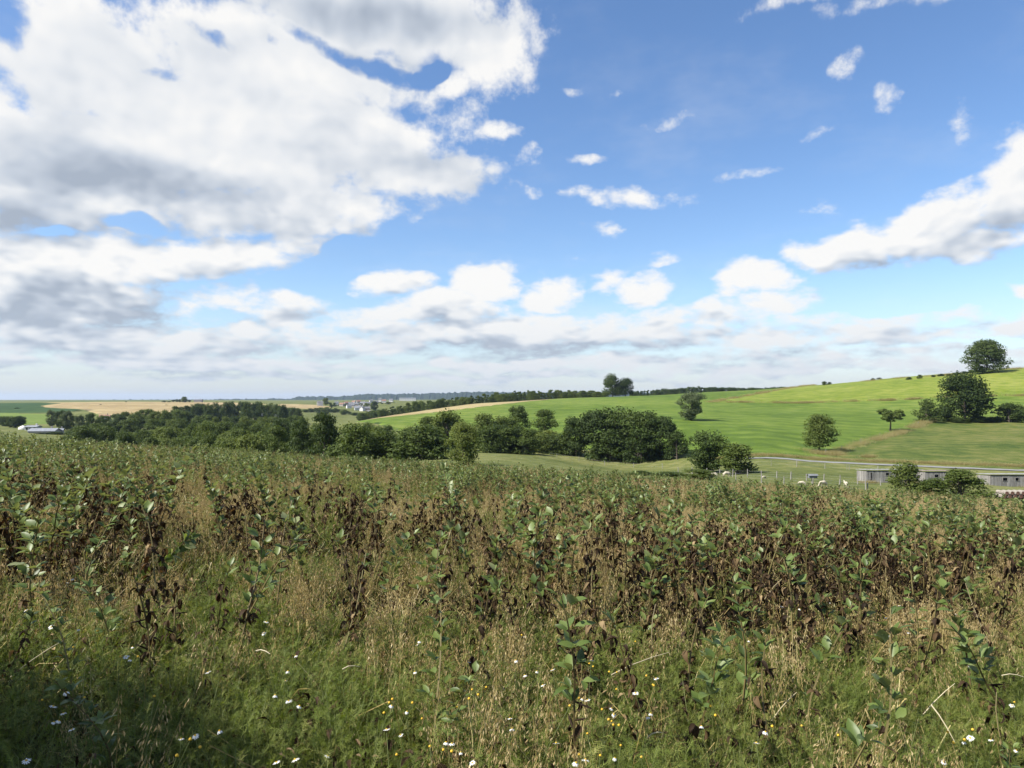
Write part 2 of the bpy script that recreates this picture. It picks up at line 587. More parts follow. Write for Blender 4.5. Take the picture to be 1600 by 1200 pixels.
_pts = [ray_xyz(*c) for c in CTRL]
for yy in (-60, -25, 0, 15, 30, 50, 70):
    for xx in (-80, -45, -20, 0, 20, 45, 70):
        _pts.append((xx, yy, float(near_z(xx, yy))))
for (xx, yy, zz) in [(0, -150, 9), (-150, -100, 16), (150, -100, -1), (-200, 0, 10), (-300, 100, 0), (200, 0, -9), (0, -500, 24), (-500, -200, 28), (500, -200, 8),
                     (-900, 200, -2), (700, 100, 10), (0, -2500, 20), (-2500, 0, 8), (2500, 0, 14), (0, -12000, 0), (-12000, 0, 0), (12000, 0, 0)]:
    _pts.append((xx, yy, zz))
_pts = np.array(_pts)


def _warp(x, y):
    d = np.sqrt(x * x + y * y) + 1e-9
    L = np.log1p(d / 25.0)
    return np.stack([x / d * L * 1.7, y / d * L * 1.7], -1)


def _U(r2):
    return 0.5 * r2 * np.log(r2 + 1e-12)


_W = _warp(_pts[:, 0], _pts[:, 1])
_n = len(_W)
_K = _U(((_W[:, None, :] - _W[None]) ** 2).sum(-1)) + np.eye(_n) * 0.004
_A = np.zeros((_n + 3, _n + 3))
_A[:_n, :_n] = _K
_A[:_n, _n] = 1; _A[:_n, _n + 1:] = _W
_A[_n, :_n] = 1; _A[_n + 1:, :_n] = _W.T
_c = np.linalg.solve(_A, np.concatenate([_pts[:, 2], np.zeros(3)]))


def ground_z(x, y):
    x = np.atleast_1d(np.asarray(x, dtype=np.float64)); y = np.atleast_1d(np.asarray(y, dtype=np.float64))
    sh = x.shape
    x = x.ravel(); y = y.ravel()
    out = np.empty(len(x))
    for i in range(0, len(x), 20000):
        xs = x[i:i + 20000]; ys = y[i:i + 20000]
        w = _warp(xs, ys)
        r2 = ((w[:, None, :] - _W[None]) ** 2).sum(-1)
        out[i:i + 20000] = _U(r2) @ _c[:_n] + _c[_n] + w @ _c[_n + 1:]
    d = np.hypot(x, y)
    k = sstep(55, 100, d)
    out = out * k + near_z(x, y) * (1 - k)
    # gentle unevenness
    out += (fbm(x / 9.0, y / 9.0, 3, 3) - 0.5) * 0.35 * sstep(3, 40, d)
    out += (fbm(x / 1.6, y / 1.6, 5, 2) - 0.5) * 0.10
    return out.reshape(sh)


def gz(x, y):
    return float(ground_z(np.array([x]), np.array([y]))[0])


def at(px, d):
    """point on the ground in the direction of a picture column, d metres ahead"""
    x = (px - 800.0) / FPX * d
    return Vector((x, d, gz(x, d)))


def poly(pts):
    return np.array([((px - 800.0) / FPX * d, d) for px, d in pts])


def inside(P, x, y):
    r = np.zeros(x.shape, dtype=bool)
    n = len(P)
    for i in range(n):
        x1, y1 = P[i]; x2, y2 = P[(i + 1) % n]
        c = (y1 > y) != (y2 > y)
        with np.errstate(divide='ignore', invalid='ignore'):
            xi = (x2 - x1) * (y - y1) / (y2 - y1) + x1
        r ^= c & (x < xi)
    return r


def snap_to(P, x, y, lim):
    """nearest point on the outline of P where it is closer than lim"""
    best = np.full(x.shape, 1e18); bx = x.copy(); by = y.copy()
    for i in range(len(P)):
        a = P[i]; b = P[(i + 1) % len(P)]
        ab = b - a
        t = np.clip(((x - a[0]) * ab[0] + (y - a[1]) * ab[1]) / (ab @ ab), 0, 1)
        qx = a[0] + t * ab[0]; qy = a[1] + t * ab[1]
        d = (qx - x) ** 2 + (qy - y) ** 2
        k = d < best
        best = np.where(k, d, best); bx = np.where(k, qx, bx); by = np.where(k, qy, by)
    return bx, by, np.sqrt(best)


# outlines of the land parcels (picture column of a corner, metres ahead)
FIELD_EDGE = [(-700, 50), (0, 58), (300, 65), (600, 71), (800, 74), (1000, 76), (1200, 78), (1400, 80), (1600, 82), (2300, 86)]
P_BEAN = np.array([((px - 800) / FPX * d, d) for px, d in FIELD_EDGE] + [(140, -30), (-110, -30)])
P_HILL = poly([(545, 420), (575, 330), (640, 262), (700, 238), (800, 238), (880, 224), (960, 214), (1060, 200), (1100, 180), (1180, 162), (1290, 166), (1330, 190), (1440, 272), (1460, 300), (1700, 300), (2400, 310), (2400, 366),
               (1600, 380), (1400, 395), (1250, 415), (1110, 440), (1190, 520), (1250, 590), (1270, 640), (1100, 690), (960, 690), (900, 660), (800, 480), (700, 400), (620, 370), (575, 382)])
P_UPPER = poly([(1112, 442), (1250, 417), (1400, 397), (1600, 382), (2400, 368), (2600, 480), (1900, 640), (1600, 600), (1400, 640), (1272, 640), (1252, 588), (1192, 518)])
P_PADDOCK = poly([(1180, 160), (1290, 164), (1330, 188), (1440, 270), (1460, 298), (1700, 298), (2400, 308), (2400, 144), (1900, 146), (1600, 142), (1400, 149), (1300, 154)])
P_STUBBLE = poly([(578, 384), (622, 373), (700, 405), (800, 488), (898, 662), (950, 690), (880, 720), (740, 640), (640, 520), (560, 420)])
P_DARK = poly([(-400, 690), (20, 700), (62, 712), (110, 740), (128, 800), (70, 860), (62, 930), (95, 1120), (60, 1260), (-400, 1300)])
P_GRAIN = poly([(128, 800), (72, 865), (64, 930), (97, 1120), (62, 1270), (200, 1420), (330, 1420), (420, 1300), (330, 900), (260, 700), (160, 640)])
P_LIGHT = poly([(-400, 430), (0, 470), (78, 510), (85, 620), (75, 690), (20, 697), (-400, 686)])
P_GRAIN2 = poly([(455, 1120), (505, 1180), (520, 1320), (500, 1400), (440, 1380), (430, 1200)])


def build_ground():
    th = np.concatenate([np.radians(np.arange(-180, -44, 3.0)), np.radians(np.arange(-44, 44, 0.2)), np.radians(np.arange(44, 180, 3.0))])
    rr = [0.6]
    while rr[-1] < 10500:
        rr.append(rr[-1] * (1.028 if 60 < rr[-1] < 1600 else 1.06))
    rr = np.array(rr)
    nt, nr = len(th), len(rr)
    T, Q = np.meshgrid(th, rr)
    x = np.sin(T) * Q; y = np.cos(T) * Q
    parcels = [('bean_field', P_BEAN), ('hillside_meadow', P_HILL), ('upper_meadow', P_UPPER), ('paddock', P_PADDOCK), ('stubble_field', P_STUBBLE),
               ('dark_crop_field', P_DARK), ('grain_field', P_GRAIN), ('light_green_field', P_LIGHT), ('far_grain_field', P_GRAIN2)]
    # move grid points near an outline onto it
    cell = np.maximum(Q * 0.0035, 0.0) + Q * 0.014
    bestd = np.full(x.shape, 1e18); sx = x.copy(); sy = y.copy()
    for nme, P in parcels:
        bx, by, d = snap_to(P, x, y, None)
        lim = np.minimum(cell, Q * 0.03) * 0.55
        k = (d < lim) & (d < bestd) & (np.abs(T) < R(44))
        sx = np.where(k, bx, sx); sy = np.where(k, by, sy); bestd = np.where(k, d, bestd)
    x, y = sx, sy
    z = ground_z(x, y)
    idx = np.arange(nt * nr).reshape(nr, nt)
    a = idx[:-1, :]; b = idx[1:, :]
    a2 = np.roll(a, -1, 1); b2 = np.roll(b, -1, 1)
    quads = np.stack([a.ravel(), b.ravel(), b2.ravel(), a2.ravel()], -1)
    V = np.stack([x.ravel(), y.ravel(), z.ravel()], -1)
    # close the middle
    c = V.shape[0]
    V = np.vstack([V, [0, 0, gz(0, 0)]])
    cx = V[quads, 0].mean(1); cy = V[quads, 1].mean(1)
    owner = np.zeros(len(quads), dtype=int)
    for i, (nme, P) in enumerate(parcels):
        owner[inside(P, cx, cy)] = i + 1
    mats = {'ground': M['pasture'], 'bean_field': M['soil'], 'hillside_meadow': M['hill'], 'upper_meadow': M['upper'], 'paddock': M['paddock'], 'stubble_field': M['stubble'],
            'dark_crop_field': M['darkcrop'], 'grain_field': M['grain'], 'light_green_field': M['lightgreen'], 'far_grain_field': M['grain']}
    for i, nme in enumerate(['ground'] + [p[0] for p in parcels]):
        q = quads[owner == i]
        faces = [tuple(f) for f in q]
        if nme == 'bean_field':
            faces += [(c, idx[0, k], idx[0, (k + 1) % nt]) for k in range(nt)]
        used, inv = np.unique(np.concatenate([np.array(f) for f in faces]), return_inverse=True)
        me = bpy.data.meshes.new(nme)
        out = []; p = 0
        for f in faces:
            out.append(tuple(inv[p:p + len(f)])); p += len(f)
        me.from_pydata(V[used].tolist(), [], out)
        me.polygons.foreach_set('use_smooth', np.ones(len(out), dtype=bool))
        me.materials.append(mats[nme])
        me.update()
        tag(link(nme, me), kind='structure')


M = {}
M['pasture'] = field_mat('pasture_grass', [(0.25, (0.0626, 0.0782, 0.0202)), (0.50, (0.0966, 0.1122, 0.0322)), (0.75, (0.1518, 0.1518, 0.0570))], 0.03, 0.3, 2.0)
M['soil'] = field_mat('soil_and_litter', [(0.20, (0.0202, 0.0166, 0.0101)), (0.50, (0.0414, 0.0331, 0.0184)), (0.80, (0.0782, 0.0607, 0.0331))], 0.2, 2.0, 12.0)
M['hill'] = field_mat('meadow_grass', [(0.25, (0.0552, 0.0920, 0.0129)), (0.50, (0.0874, 0.1334, 0.0193)), (0.75, (0.1288, 0.1656, 0.0331))], 0.012, 0.12, 1.5, stripe=(R(62), 14.0, 0.09))
M['upper'] = field_mat('upper_grass', [(0.25, (0.0874, 0.1288, 0.0147)), (0.50, (0.1334, 0.1702, 0.0248)), (0.75, (0.1886, 0.2070, 0.0460))], 0.015, 0.15, 1.5, stripe=(R(50), 11.0, 0.06))
M['paddock'] = field_mat('paddock_grass', [(0.25, (0.0386, 0.0644, 0.0129)), (0.50, (0.0736, 0.0966, 0.0202)), (0.75, (0.1334, 0.1334, 0.0414))], 0.03, 0.25, 2.0, stripe=(R(75), 9.0, 0.05))
M['stubble'] = field_mat('stubble', [(0.25, (0.20, 0.155, 0.075)), (0.5, (0.265, 0.215, 0.105)), (0.75, (0.32, 0.265, 0.14))], 0.02, 0.2, 2.0, stripe=(R(30), 7.0, 0.08))
M['grain'] = field_mat('ripe_grain', [(0.25, (0.205, 0.155, 0.075)), (0.5, (0.265, 0.205, 0.105)), (0.75, (0.32, 0.255, 0.135))], 0.006, 0.05, 1.0, stripe=(R(15), 24.0, 0.07))
M['darkcrop'] = field_mat('dark_green_crop', [(0.20, (0.0184, 0.0414, 0.0129)), (0.50, (0.0276, 0.0570, 0.0166)), (0.80, (0.0414, 0.0782, 0.0221))], 0.01, 0.1, 1.0, stripe=(R(15), 20.0, 0.06))
M['lightgreen'] = field_mat('light_green_grass', [(0.20, (0.0828, 0.1242, 0.0230)), (0.50, (0.1058, 0.1518, 0.0294)), (0.80, (0.1380, 0.1748, 0.0414))], 0.01, 0.1, 1.0)
build_ground()

# ------------------------------------------------------------------ road
def strip_mesh(name, line, w, mat, lift, step=2.0):
    pts = []
    for (a, b) in zip(line[:-1], line[1:]):
        n = max(1, int((Vector(b) - Vector(a)).length / step))
        for k in range(n):
            pts.append(Vector(a).lerp(Vector(b), k / n))
    pts.append(Vector(line[-1]))
    xs, ys = [], []
    for i, p in enumerate(pts):
        d = (pts[min(i + 1, len(pts) - 1)] - pts[max(i - 1, 0)]).normalized()
        nrm = Vector((-d.y, d.x))
        for s in (-1, -0.33, 0.33, 1):
            q = p + nrm * s * w / 2
            xs.append(q.x); ys.append(q.y)
    z = ground_z(np.array(xs), np.array(ys)) + lift
    z = z.reshape(-1, 4); z[:] = z.mean(1, keepdims=True)
    vs = list(zip(xs, ys, z.ravel().tolist()))
    fs = [(i * 4 + k, (i + 1) * 4 + k, (i + 1) * 4 + k + 1, i * 4 + k + 1) for i in range(len(pts) - 1) for k in range(3)]
    me = bpy.data.meshes.new(name)
    me.from_pydata(vs, [], fs)
    me.materials.append(mat)
    me.update()
    return tag(link(name, me), kind='structure')


M['asphalt'] = plain_mat('pale_asphalt', [(0.0, (0.15, 0.15, 0.147)), (1.0, (0.235, 0.232, 0.225))], 0.6, 6, 0.8, coord='Object')
def xy(px, d): return ((px - 800) / FPX * d, d)
strip_mesh('road', [xy(1120, 163.5), xy(1180, 158.5), xy(1300, 152), xy(1400, 147), xy(1600, 140), xy(1900, 143), xy(2400, 142)], 3.4, M['asphalt'], 0.07)
strip_mesh('village_road', [xy(566, 1500), xy(563, 1380), xy(568, 1250), xy(580, 1150)], 9.0, M['asphalt'], 0.5, 20)

# ------------------------------------------------------------------ trees
M['bark'] = plain_mat('bark', [(0.0, (0.045, 0.036, 0.026)), (1.0, (0.13, 0.11, 0.085))], 6, 6, 0.9, 0.6, 18, stretch=(1, 1, 0.25))
GREENS = {
    'dark': [(0.0, (0.0238, 0.0410, 0.0097)), (0.5, (0.0454, 0.0713, 0.0162)), (1.0, (0.0918, 0.1242, 0.0302))],
    'mid': [(0.0, (0.0454, 0.0691, 0.0140)), (0.5, (0.0778, 0.1102, 0.0227)), (1.0, (0.1350, 0.1620, 0.0410))],
    'light': [(0.0, (0.0670, 0.0950, 0.0184)), (0.5, (0.1080, 0.1404, 0.0302)), (1.0, (0.1674, 0.1890, 0.0486))],
    'grey': [(0.0, (0.0594, 0.0864, 0.0367)), (0.5, (0.0918, 0.1188, 0.0540)), (1.0, (0.1404, 0.1674, 0.0864))],
}
for k, st in GREENS.items():
    M['leaf_' + k] = leaf_mat('foliage_' + k, st, 0.36, 0.6, None, 0.0, 0.2, (1.15, 1.15, 0.5), 0.5)


def crown_mesh(name, shape, n_leaf, leaf, seed, mat, low=0.08):
    """leaf clumps through a crown of unit height and unit width, gathered on many boughs' lobes"""
    rg = np.random.default_rng(seed)
    lobes = []
    tries = 0
    nl = {'round': 58, 'tall': 56, 'dome': 80, 'bush': 50, 'umbrella': 24, 'cone': 40, 'tree': 84}[shape]
    while len(lobes) < nl and tries < 4000:
        tries += 1
        z = rg.uniform(low, 0.95)
        u = (z - low) / (1 - low)
        env = {'round': math.sqrt(max(0, 1 - (2 * u - 1) ** 2)) * 0.5,
               'tall': (min(1, u * 4 + 0.35) * min(1, (1.05 - u) * 2.0)) * 0.46,
               'dome': math.sqrt(max(0, 1 - u ** 2.2)) * 0.5 * min(1, u * 5 + 0.6),
               'bush': math.sqrt(max(0, 1 - u ** 2.0)) * 0.5,
               'umbrella': math.sqrt(max(0, 1 - (2 * u - 0.9) ** 2)) * 0.5,
               'cone': (1 - u) * 0.45 + 0.05,
               'tree': (math.sin(math.pi * min(1, u ** 0.8 * 0.92 + 0.08)) ** 0.6) * 0.5}[shape]
        a = rg.uniform(0, 6.2832)
        r = env * math.sqrt(rg.uniform(0.05, 1.0)) * rg.uniform(0.8, 1.05)
        rad = rg.uniform(0.10, 0.185) * (0.7 if shape in ('umbrella', 'cone') else 1.0)
        lobes.append((r * 0.86 * math.cos(a), r * 0.86 * math.sin(a), min(z, 1 - rad * 0.6), rad, rg.uniform(0, 1)))
    L = np.array(lobes)
    w = L[:, 3] ** 2; w /= w.sum()
    pick = rg.choice(len(L), n_leaf, p=w)
    dirs = rg.normal(size=(n_leaf, 3)); dirs /= np.linalg.norm(dirs, axis=1)[:, None]
    dirs[:, 2] = np.where(dirs[:, 2] < -0.3, dirs[:, 2] * 0.5, dirs[:, 2])
    rad = L[pick, 3] * rg.uniform(0.55, 1.12, n_leaf)
    asp = {'round': 1.0, 'tall': 0.6, 'dome': 1.35, 'bush': 1.3, 'umbrella': 1.1, 'cone': 0.6, 'tree': 1.0}[shape]
    ctr = L[pick, :3] + dirs * rad[:, None] * np.array([1, 1, 0.85 * asp])
    keep = ctr[:, 2] > low * 0.4
    ctr, dirs, pick = ctr[keep], dirs[keep], pick[keep]
    n = len(ctr)
    nrm = dirs + rg.normal(size=(n, 3)) * 0.55 + np.array([0, 0, 0.35])
    nrm /= np.linalg.norm(nrm, axis=1)[:, None]
    t1 = np.cross(nrm, rg.normal(size=(n, 3))); t1 /= np.linalg.norm(t1, axis=1)[:, None]
    t2 = np.cross(nrm, t1)
    s = leaf * rg.uniform(0.55, 1.3, n)
    fold = nrm * (s * 0.25)[:, None]
    v0 = ctr + t1 * s[:, None]; v1 = ctr + t2 * (s * 0.55)[:, None] - fold; v2 = ctr - t1 * s[:, None]; v3 = ctr - t2 * (s * 0.55)[:, None] - fold
    V = np.stack([v0, v1, v2, v3], 1).reshape(-1, 3)
    F = np.arange(4 * n).reshape(-1, 4)
    me = bpy.data.meshes.new(name)
    me.from_pydata(V.tolist(), [], F.tolist())
    tint = np.clip(0.35 * L[pick, 4] + 0.65 * rg.uniform(0, 1, n), 0, 1)
    at_ = me.attributes.new('tint', 'FLOAT', 'FACE')
    at_.data.foreach_set('value', tint.astype(np.float32))
    me.materials.append(mat)
    me.update()
    return me, L


def trunk_mesh(name, L, seed, thick=0.022, fork=0.22, stems=1):
    rg = random.Random(seed)
    mb = MB()
    for s in range(stems):
        ox = rg.uniform(-0.05, 0.05) if stems > 1 else 0
        oy = rg.uniform(-0.05, 0.05) if stems > 1 else 0
        top = 0.72
        pts, rads = [], []
        for k in range(7):
            u = k / 6
            pts.append((ox + 0.03 * math.sin(u * 4 + seed) * u, oy + 0.03 * math.cos(u * 3 + seed) * u, -0.03 + u * (top + 0.03)))
            rads.append(thick * (1.35 if k == 0 else 1) * (1 - 0.75 * u))
        mb.tube(pts, rads, 7)
        order = list(range(len(L)))
        rg.shuffle(order)
        for i in order[:12]:
            lx, ly, lz = L[i][:3]
            z0 = min(max(fork, lz * 0.6), top * 0.9)
            u = (z0 + 0.03) / (top + 0.03)
            b = Vector((ox + 0.03 * math.sin(u * 4 + seed) * u, oy + 0.03 * math.cos(u * 3 + seed) * u, z0))
            e = Vector((lx, ly, lz))
            m = b.lerp(e, 0.5) + Vector((0, 0, 0.03))
            mb.tube([b, m, e], [thick * 0.42, thick * 0.26, thick * 0.1], 4)
    return mb.mesh(name, M['bark'], True)


PROTO = {}
def proto(key, shape, green, n, leaf, seed, low=0.08, thick=0.022, stems=1, fork=0.22):
    cm, L = crown_mesh('crown_' + key, shape, n, leaf, seed, M['leaf_' + green], low)
    PROTO[key] = (cm, trunk_mesh('trunk_' + key, L, seed, thick, fork, stems))


for i in range(3):
    proto(f'round_dark{i}', 'round', 'dark', 5200, 0.028, 20 + i, 0.05)
    proto(f'round_mid{i}', 'round', 'mid', 5200, 0.028, 30 + i, 0.05)
    proto(f'bush_mid{i}', 'bush', 'mid', 3600, 0.034, 50 + i, 0.02, 0.02, 3, 0.08)
    proto(f'bush_dark{i}', 'bush', 'dark', 3600, 0.034, 150 + i, 0.02, 0.02, 3, 0.08)
    proto(f'bush_light{i}', 'bush', 'light', 3600, 0.034, 60 + i, 0.02, 0.02, 3, 0.08)
for i in range(2):
    proto(f'tall_dark{i}', 'tall', 'dark', 5200, 0.026, 40 + i, 0.04)
    proto(f'tall_mid{i}', 'tall', 'mid', 5200, 0.026, 45 + i, 0.04)
    proto(f'cone_dark{i}', 'cone', 'dark', 2600, 0.03, 70 + i, 0.05)
    proto(f'tree_mid{i}', 'tree', 'mid', 5600, 0.026, 80 + i, 0.2, 0.026)
    proto(f'dome_dark{i}', 'dome', 'dark', 11000, 0.022, 90 + i, 0.10, 0.024)
proto('tree_grey0', 'round', 'grey', 6500, 0.026, 103, 0.06, 0.03)
proto('umbrella0', 'umbrella', 'mid', 2600, 0.034, 101, 0.45, 0.03, 1, 0.4)
proto('tree_dark0', 'tree', 'dark', 11000, 0.022, 106, 0.06, 0.026)
proto('oval_mid0', 'tree', 'light', 7500, 0.026, 107, 0.02)
proto('tree_light0', 'tree', 'light', 5600, 0.026, 102, 0.16, 0.022)

TREES = []
def tree(name, key, px, d, top, width, label, cat='tree', group=None, sink=0.0, base=None):
    """a tree that stands on the ground at that column and distance, its head reaching picture row top"""
    p = at(px, d)
    h = EYE - (top - HOR) / FPX * d - p.z
    h = max(h, 0.6)
    w = width / FPX * d * 1.18
    cm, tm = PROTO[key]
    root = empty(name, p, random.uniform(0, 6.28))
    root.scale = (w, w * random.uniform(0.9, 1.1), h)
    tag(root, label, cat, group)
    link('trunk', tm, root)
    link('crown', cm, root)
    TREES.append((root, h, w))
    return root


def pick(*a): return random.choice(a)

# lone trees on the slopes
tree('oak_tree', 'dome_dark1', 957, 642, 586, 32, 'larger oak of the pair standing on the green skyline', 'tree')
tree('oak_tree', 'dome_dark0', 977, 642, 592, 28, 'smaller right-hand oak of the pair on the green skyline', 'tree')
tree('field_tree', 'tree_grey0', 1080, 270, 613.5, 42, 'grey-green lone tree in the middle of the bright hillside meadow', 'tree')
tree('young_tree', 'tree_light0', 1280, 180, 648, 50, 'round yellow-green young tree beside the country road', 'tree')
tree('hawthorn_tree', 'umbrella0', 1391, 250, 639, 44, 'small flat-topped tree on a bare stem at the dry field boundary', 'tree')
tree('beech_tree', 'dome_dark0', 1507, 290, 586, 80, 'broad dark dome-shaped tree on the right hillside', 'tree')
tree('shrub', 'bush_dark0', 1449, 283, 624, 36, 'dark shrub touching the left foot of the dome-shaped tree', 'shrub')
tree('shrub', 'bush_dark1', 1480, 292, 646, 30, 'low dark shrub under the dome-shaped tree', 'shrub')
tree('shrub', 'bush_dark2', 1578, 285, 630, 46, 'dark hedge shrub at the right edge behind the dome-shaped tree', 'shrub')
tree('shrub', 'bush_mid1', 1603, 290, 636, 40, 'hedge shrub cut by the right edge of the picture', 'shrub')
for k, (px, top, w) in enumerate([(1530, 650, 40), (1550, 652, 36), (1495, 652, 36)]):
    tree('hedge_shrub', f'bush_dark{k}', px, 288, top, w, 'low dark shrub in the hedge beneath the dome-shaped tree', 'shrub', 'shrubs under the dome-shaped tree')
tree('ridge_tree', 'tree_dark0', 1543, 478, 532, 58, 'big dark tree crowning the ridge at the right', 'tree')
for (px, top, w, k) in [(1420, 589, 8, 0), (1437, 585.5, 9, 1), (1458, 586, 9, 2), (1470, 584, 10, 0), (1483, 584.5, 10, 1), (1495, 582, 11, 2), (1507, 580, 12, 0), (1518, 578, 14, 1)]:
    tree('ridge_bush', f'bush_dark{k}', px, 500, top, w, 'small dark bush on the skyline left of the ridge tree', 'bush', 'bushes on the right skyline')
for (px, top, w) in [(1288, 596, 9), (1296, 597, 8), (1364, 591, 8), (1374, 590, 9)]:
    tree('ridge_bush', pick('bush_mid0', 'bush_dark1'), px, 575, top, w, 'tiny bush showing over the middle of the right ridge', 'bush', 'tiny bushes over the right ridge')

# a tree beside the camera, just out of the picture, that shades the lower left corner
p = Vector((-7.4, 1.0, gz(-7.4, 1.0)))
root = tag(empty('shade_tree', p, 1.0), 'leafy tree just outside the left edge that shades the lower left corner', 'tree')
root.scale = (3.7, 4.2, 6.0)
link('trunk', PROTO['tree_mid1'][1], root); link('crown', PROTO['tree_mid1'][0], root)

# the tree belt down in the little valley
V = 'trees of the valley belt'
for (nm, key, px, d, top, w, lb) in [
    ('solitary_tree', 'oval_mid0', 723, 119, 661, 50, 'upright leafy tree standing alone at the far edge of the bean field'),
    ('grove_tree', 'round_dark0', 900, 206, 652, 46, 'leftmost tree of the dark grove'),
    ('grove_tree', 'round_dark1', 930, 204, 642, 62, 'second tree from the left in the dark grove'),
    ('grove_tree', 'round_dark2', 968, 203, 637, 72, 'tallest middle tree of the dark grove'),
    ('grove_tree', 'round_dark0', 1003, 198, 643, 66, 'fourth tree of the dark grove, right of its middle'),
    ('grove_tree', 'round_dark1', 1032, 193, 652, 56, 'rightmost tall tree of the dark grove'),
    ('grove_tree', 'bush_dark0', 950, 198, 672, 60, 'low leafy tree at the front of the dark grove'),
    ('grove_tree', 'bush_dark1', 1000, 192, 672, 60, 'low leafy tree at the front right of the dark grove'),
    ('shrub', 'bush_dark2', 1058, 188, 674, 40, 'rounded shrub at the right end of the dark grove'),
    ('thorn_tree', 'round_dark2', 1105, 141, 674, 66, 'dark thorn tree at the pasture fence, the left of two'),
    ('thorn_tree', 'bush_mid0', 1150, 132, 695, 58, 'lower brownish-green thorn tree at the pasture fence, the right of two'),
    ('shrub', 'bush_light0', 1092, 104, 734, 60, 'yellow-green shrub at the far edge of the bean field below the thorn trees'),
    ('shrub', 'bush_mid2', 1045, 106, 741, 60, 'low green shrub at the far edge of the bean field'),
    ('shrub', 'bush_mid1', 1000, 106, 739, 40, 'low bramble at the far edge of the bean field'),
    ('hedge_tree', 'round_mid0', 852, 252, 641, 40, 'round tree left of the dark grove with the meadow behind it'),
    ('hedge_tree', 'round_dark1', 809, 262, 635, 34, 'tree rising behind the belt left of the round tree'),
    ('hedge_tree', 'round_mid1', 790, 226, 650, 60, 'bushy tree in the belt above the pale pasture'),
    ('hedge_tree', 'round_mid2', 757, 222, 647, 50, 'bushy tree in the belt right of the solitary tree'),
    ('hedge_shrub', 'bush_mid0', 830, 218, 672, 56, 'hedge shrub between the round tree and the dark grove'),
    ('hedge_shrub', 'bush_light1', 858, 214, 674, 60, 'lighter hedge shrub at the left foot of the dark grove'),
    ('hedge_shrub', 'bush_mid2', 882, 209, 676, 44, 'small hedge shrub touching the dark grove'),
    ('hedge_tree', 'round_light' if False else 'bush_light2', 700, 214, 644, 62, 'tree behind the solitary tree in the belt'),
    ('hedge_tree', 'round_mid0', 672, 232, 652, 46, 'tree in the belt just left of the solitary tree'),
    ('dark_bush', 'bush_dark0', 655, 142, 664, 92, 'wide dark bush in front of the belt left of the solitary tree'),
    ('dark_bush', 'bush_dark1', 678, 140, 686, 40, 'dark bush at the left foot of the solitary tree'),
    ('hedge_tree', 'bush_mid1', 605, 150, 676, 60, 'low tree between the wide dark bush and the spreading tree'),
    ('spreading_tree', 'round_mid2', 557, 146, 663, 82, 'spreading green tree at the field edge right of the tall dark tree'),
    ('tall_tree', 'tall_dark0', 506, 150, 642, 62, 'tallest dark column-like tree behind the field edge'),
    ('tall_tree', 'tall_dark1', 468, 153, 651, 46, 'dark upright tree just left of the tallest one'),
    ('tall_tree', 'tall_mid1', 434, 158, 664, 48, 'greener upright tree, second left of the tallest one'),
    ('hedge_shrub', 'bush_mid0', 575, 250, 662, 34, 'shrub at the near corner of the green meadow'),
    ('hedge_shrub', 'bush_dark2', 607, 255, 665, 22, 'small dark shrub before the green meadow'),
    ('hedge_shrub', 'bush_mid2', 640, 250, 667, 34, 'shrub before the green meadow beside the belt'),
    ('hedge_shrub', 'bush_light0', 590, 240, 668, 34, 'pale shrub before the green meadow'),
]:
    tree(nm, key, px, d, top, w, lb, 'shrub' if 'shrub' in nm or 'bush' in nm else 'tree', V)

BELT_MID = 'trees filling the valley belt'
BELT_TOP = lambda px: float(np.interp(px, [480, 530, 560, 600, 650, 690, 720, 760, 800, 840, 880], [662, 668, 672, 680, 674, 662, 664, 664, 668, 678, 682]))
for k in range(26):
    px = 490 + k * 15 + random.uniform(-5, 5)
    if 675 < px < 745:
        continue
    dd = float(np.interp(px, [480, 700, 880], [172, 205, 212])) + random.uniform(-12, 8)
    tree('belt_tree', random.choice(('round_mid0', 'round_mid1', 'round_dark0', 'round_dark2', 'bush_mid0', 'bush_mid1')), px, dd, BELT_TOP(px) + random.uniform(-4, 4), random.uniform(34, 48),
         'tree in the middle of the valley belt ' + ('left of the solitary tree' if px < 715 else 'between the solitary tree and the dark grove'), 'tree', BELT_MID)

# the wood that fills the valley at the left: rows of trees one behind the other
def wood(n, px0, px1, d0, d1, top, jit, w0, w1, keys, label, group, name='wood_tree'):
    for k in range(n):
        px = px0 + (px1 - px0) * (k + random.uniform(0.1, 0.9)) / n
        d = random.uniform(d0, d1)
        tp = top(px) + random.uniform(-jit, jit)
        u = (px - px0) / (px1 - px0)
        where = '' if n < 6 else ('left end' if u < 0.2 else 'left half' if u < 0.4 else 'middle' if u < 0.6 else 'right half' if u < 0.8 else 'right end')
        lb = label if not where else label + ', ' + where
        tree(name, pick(*keys), px, d, tp, random.uniform(w0, w1), lb, 'tree', group)

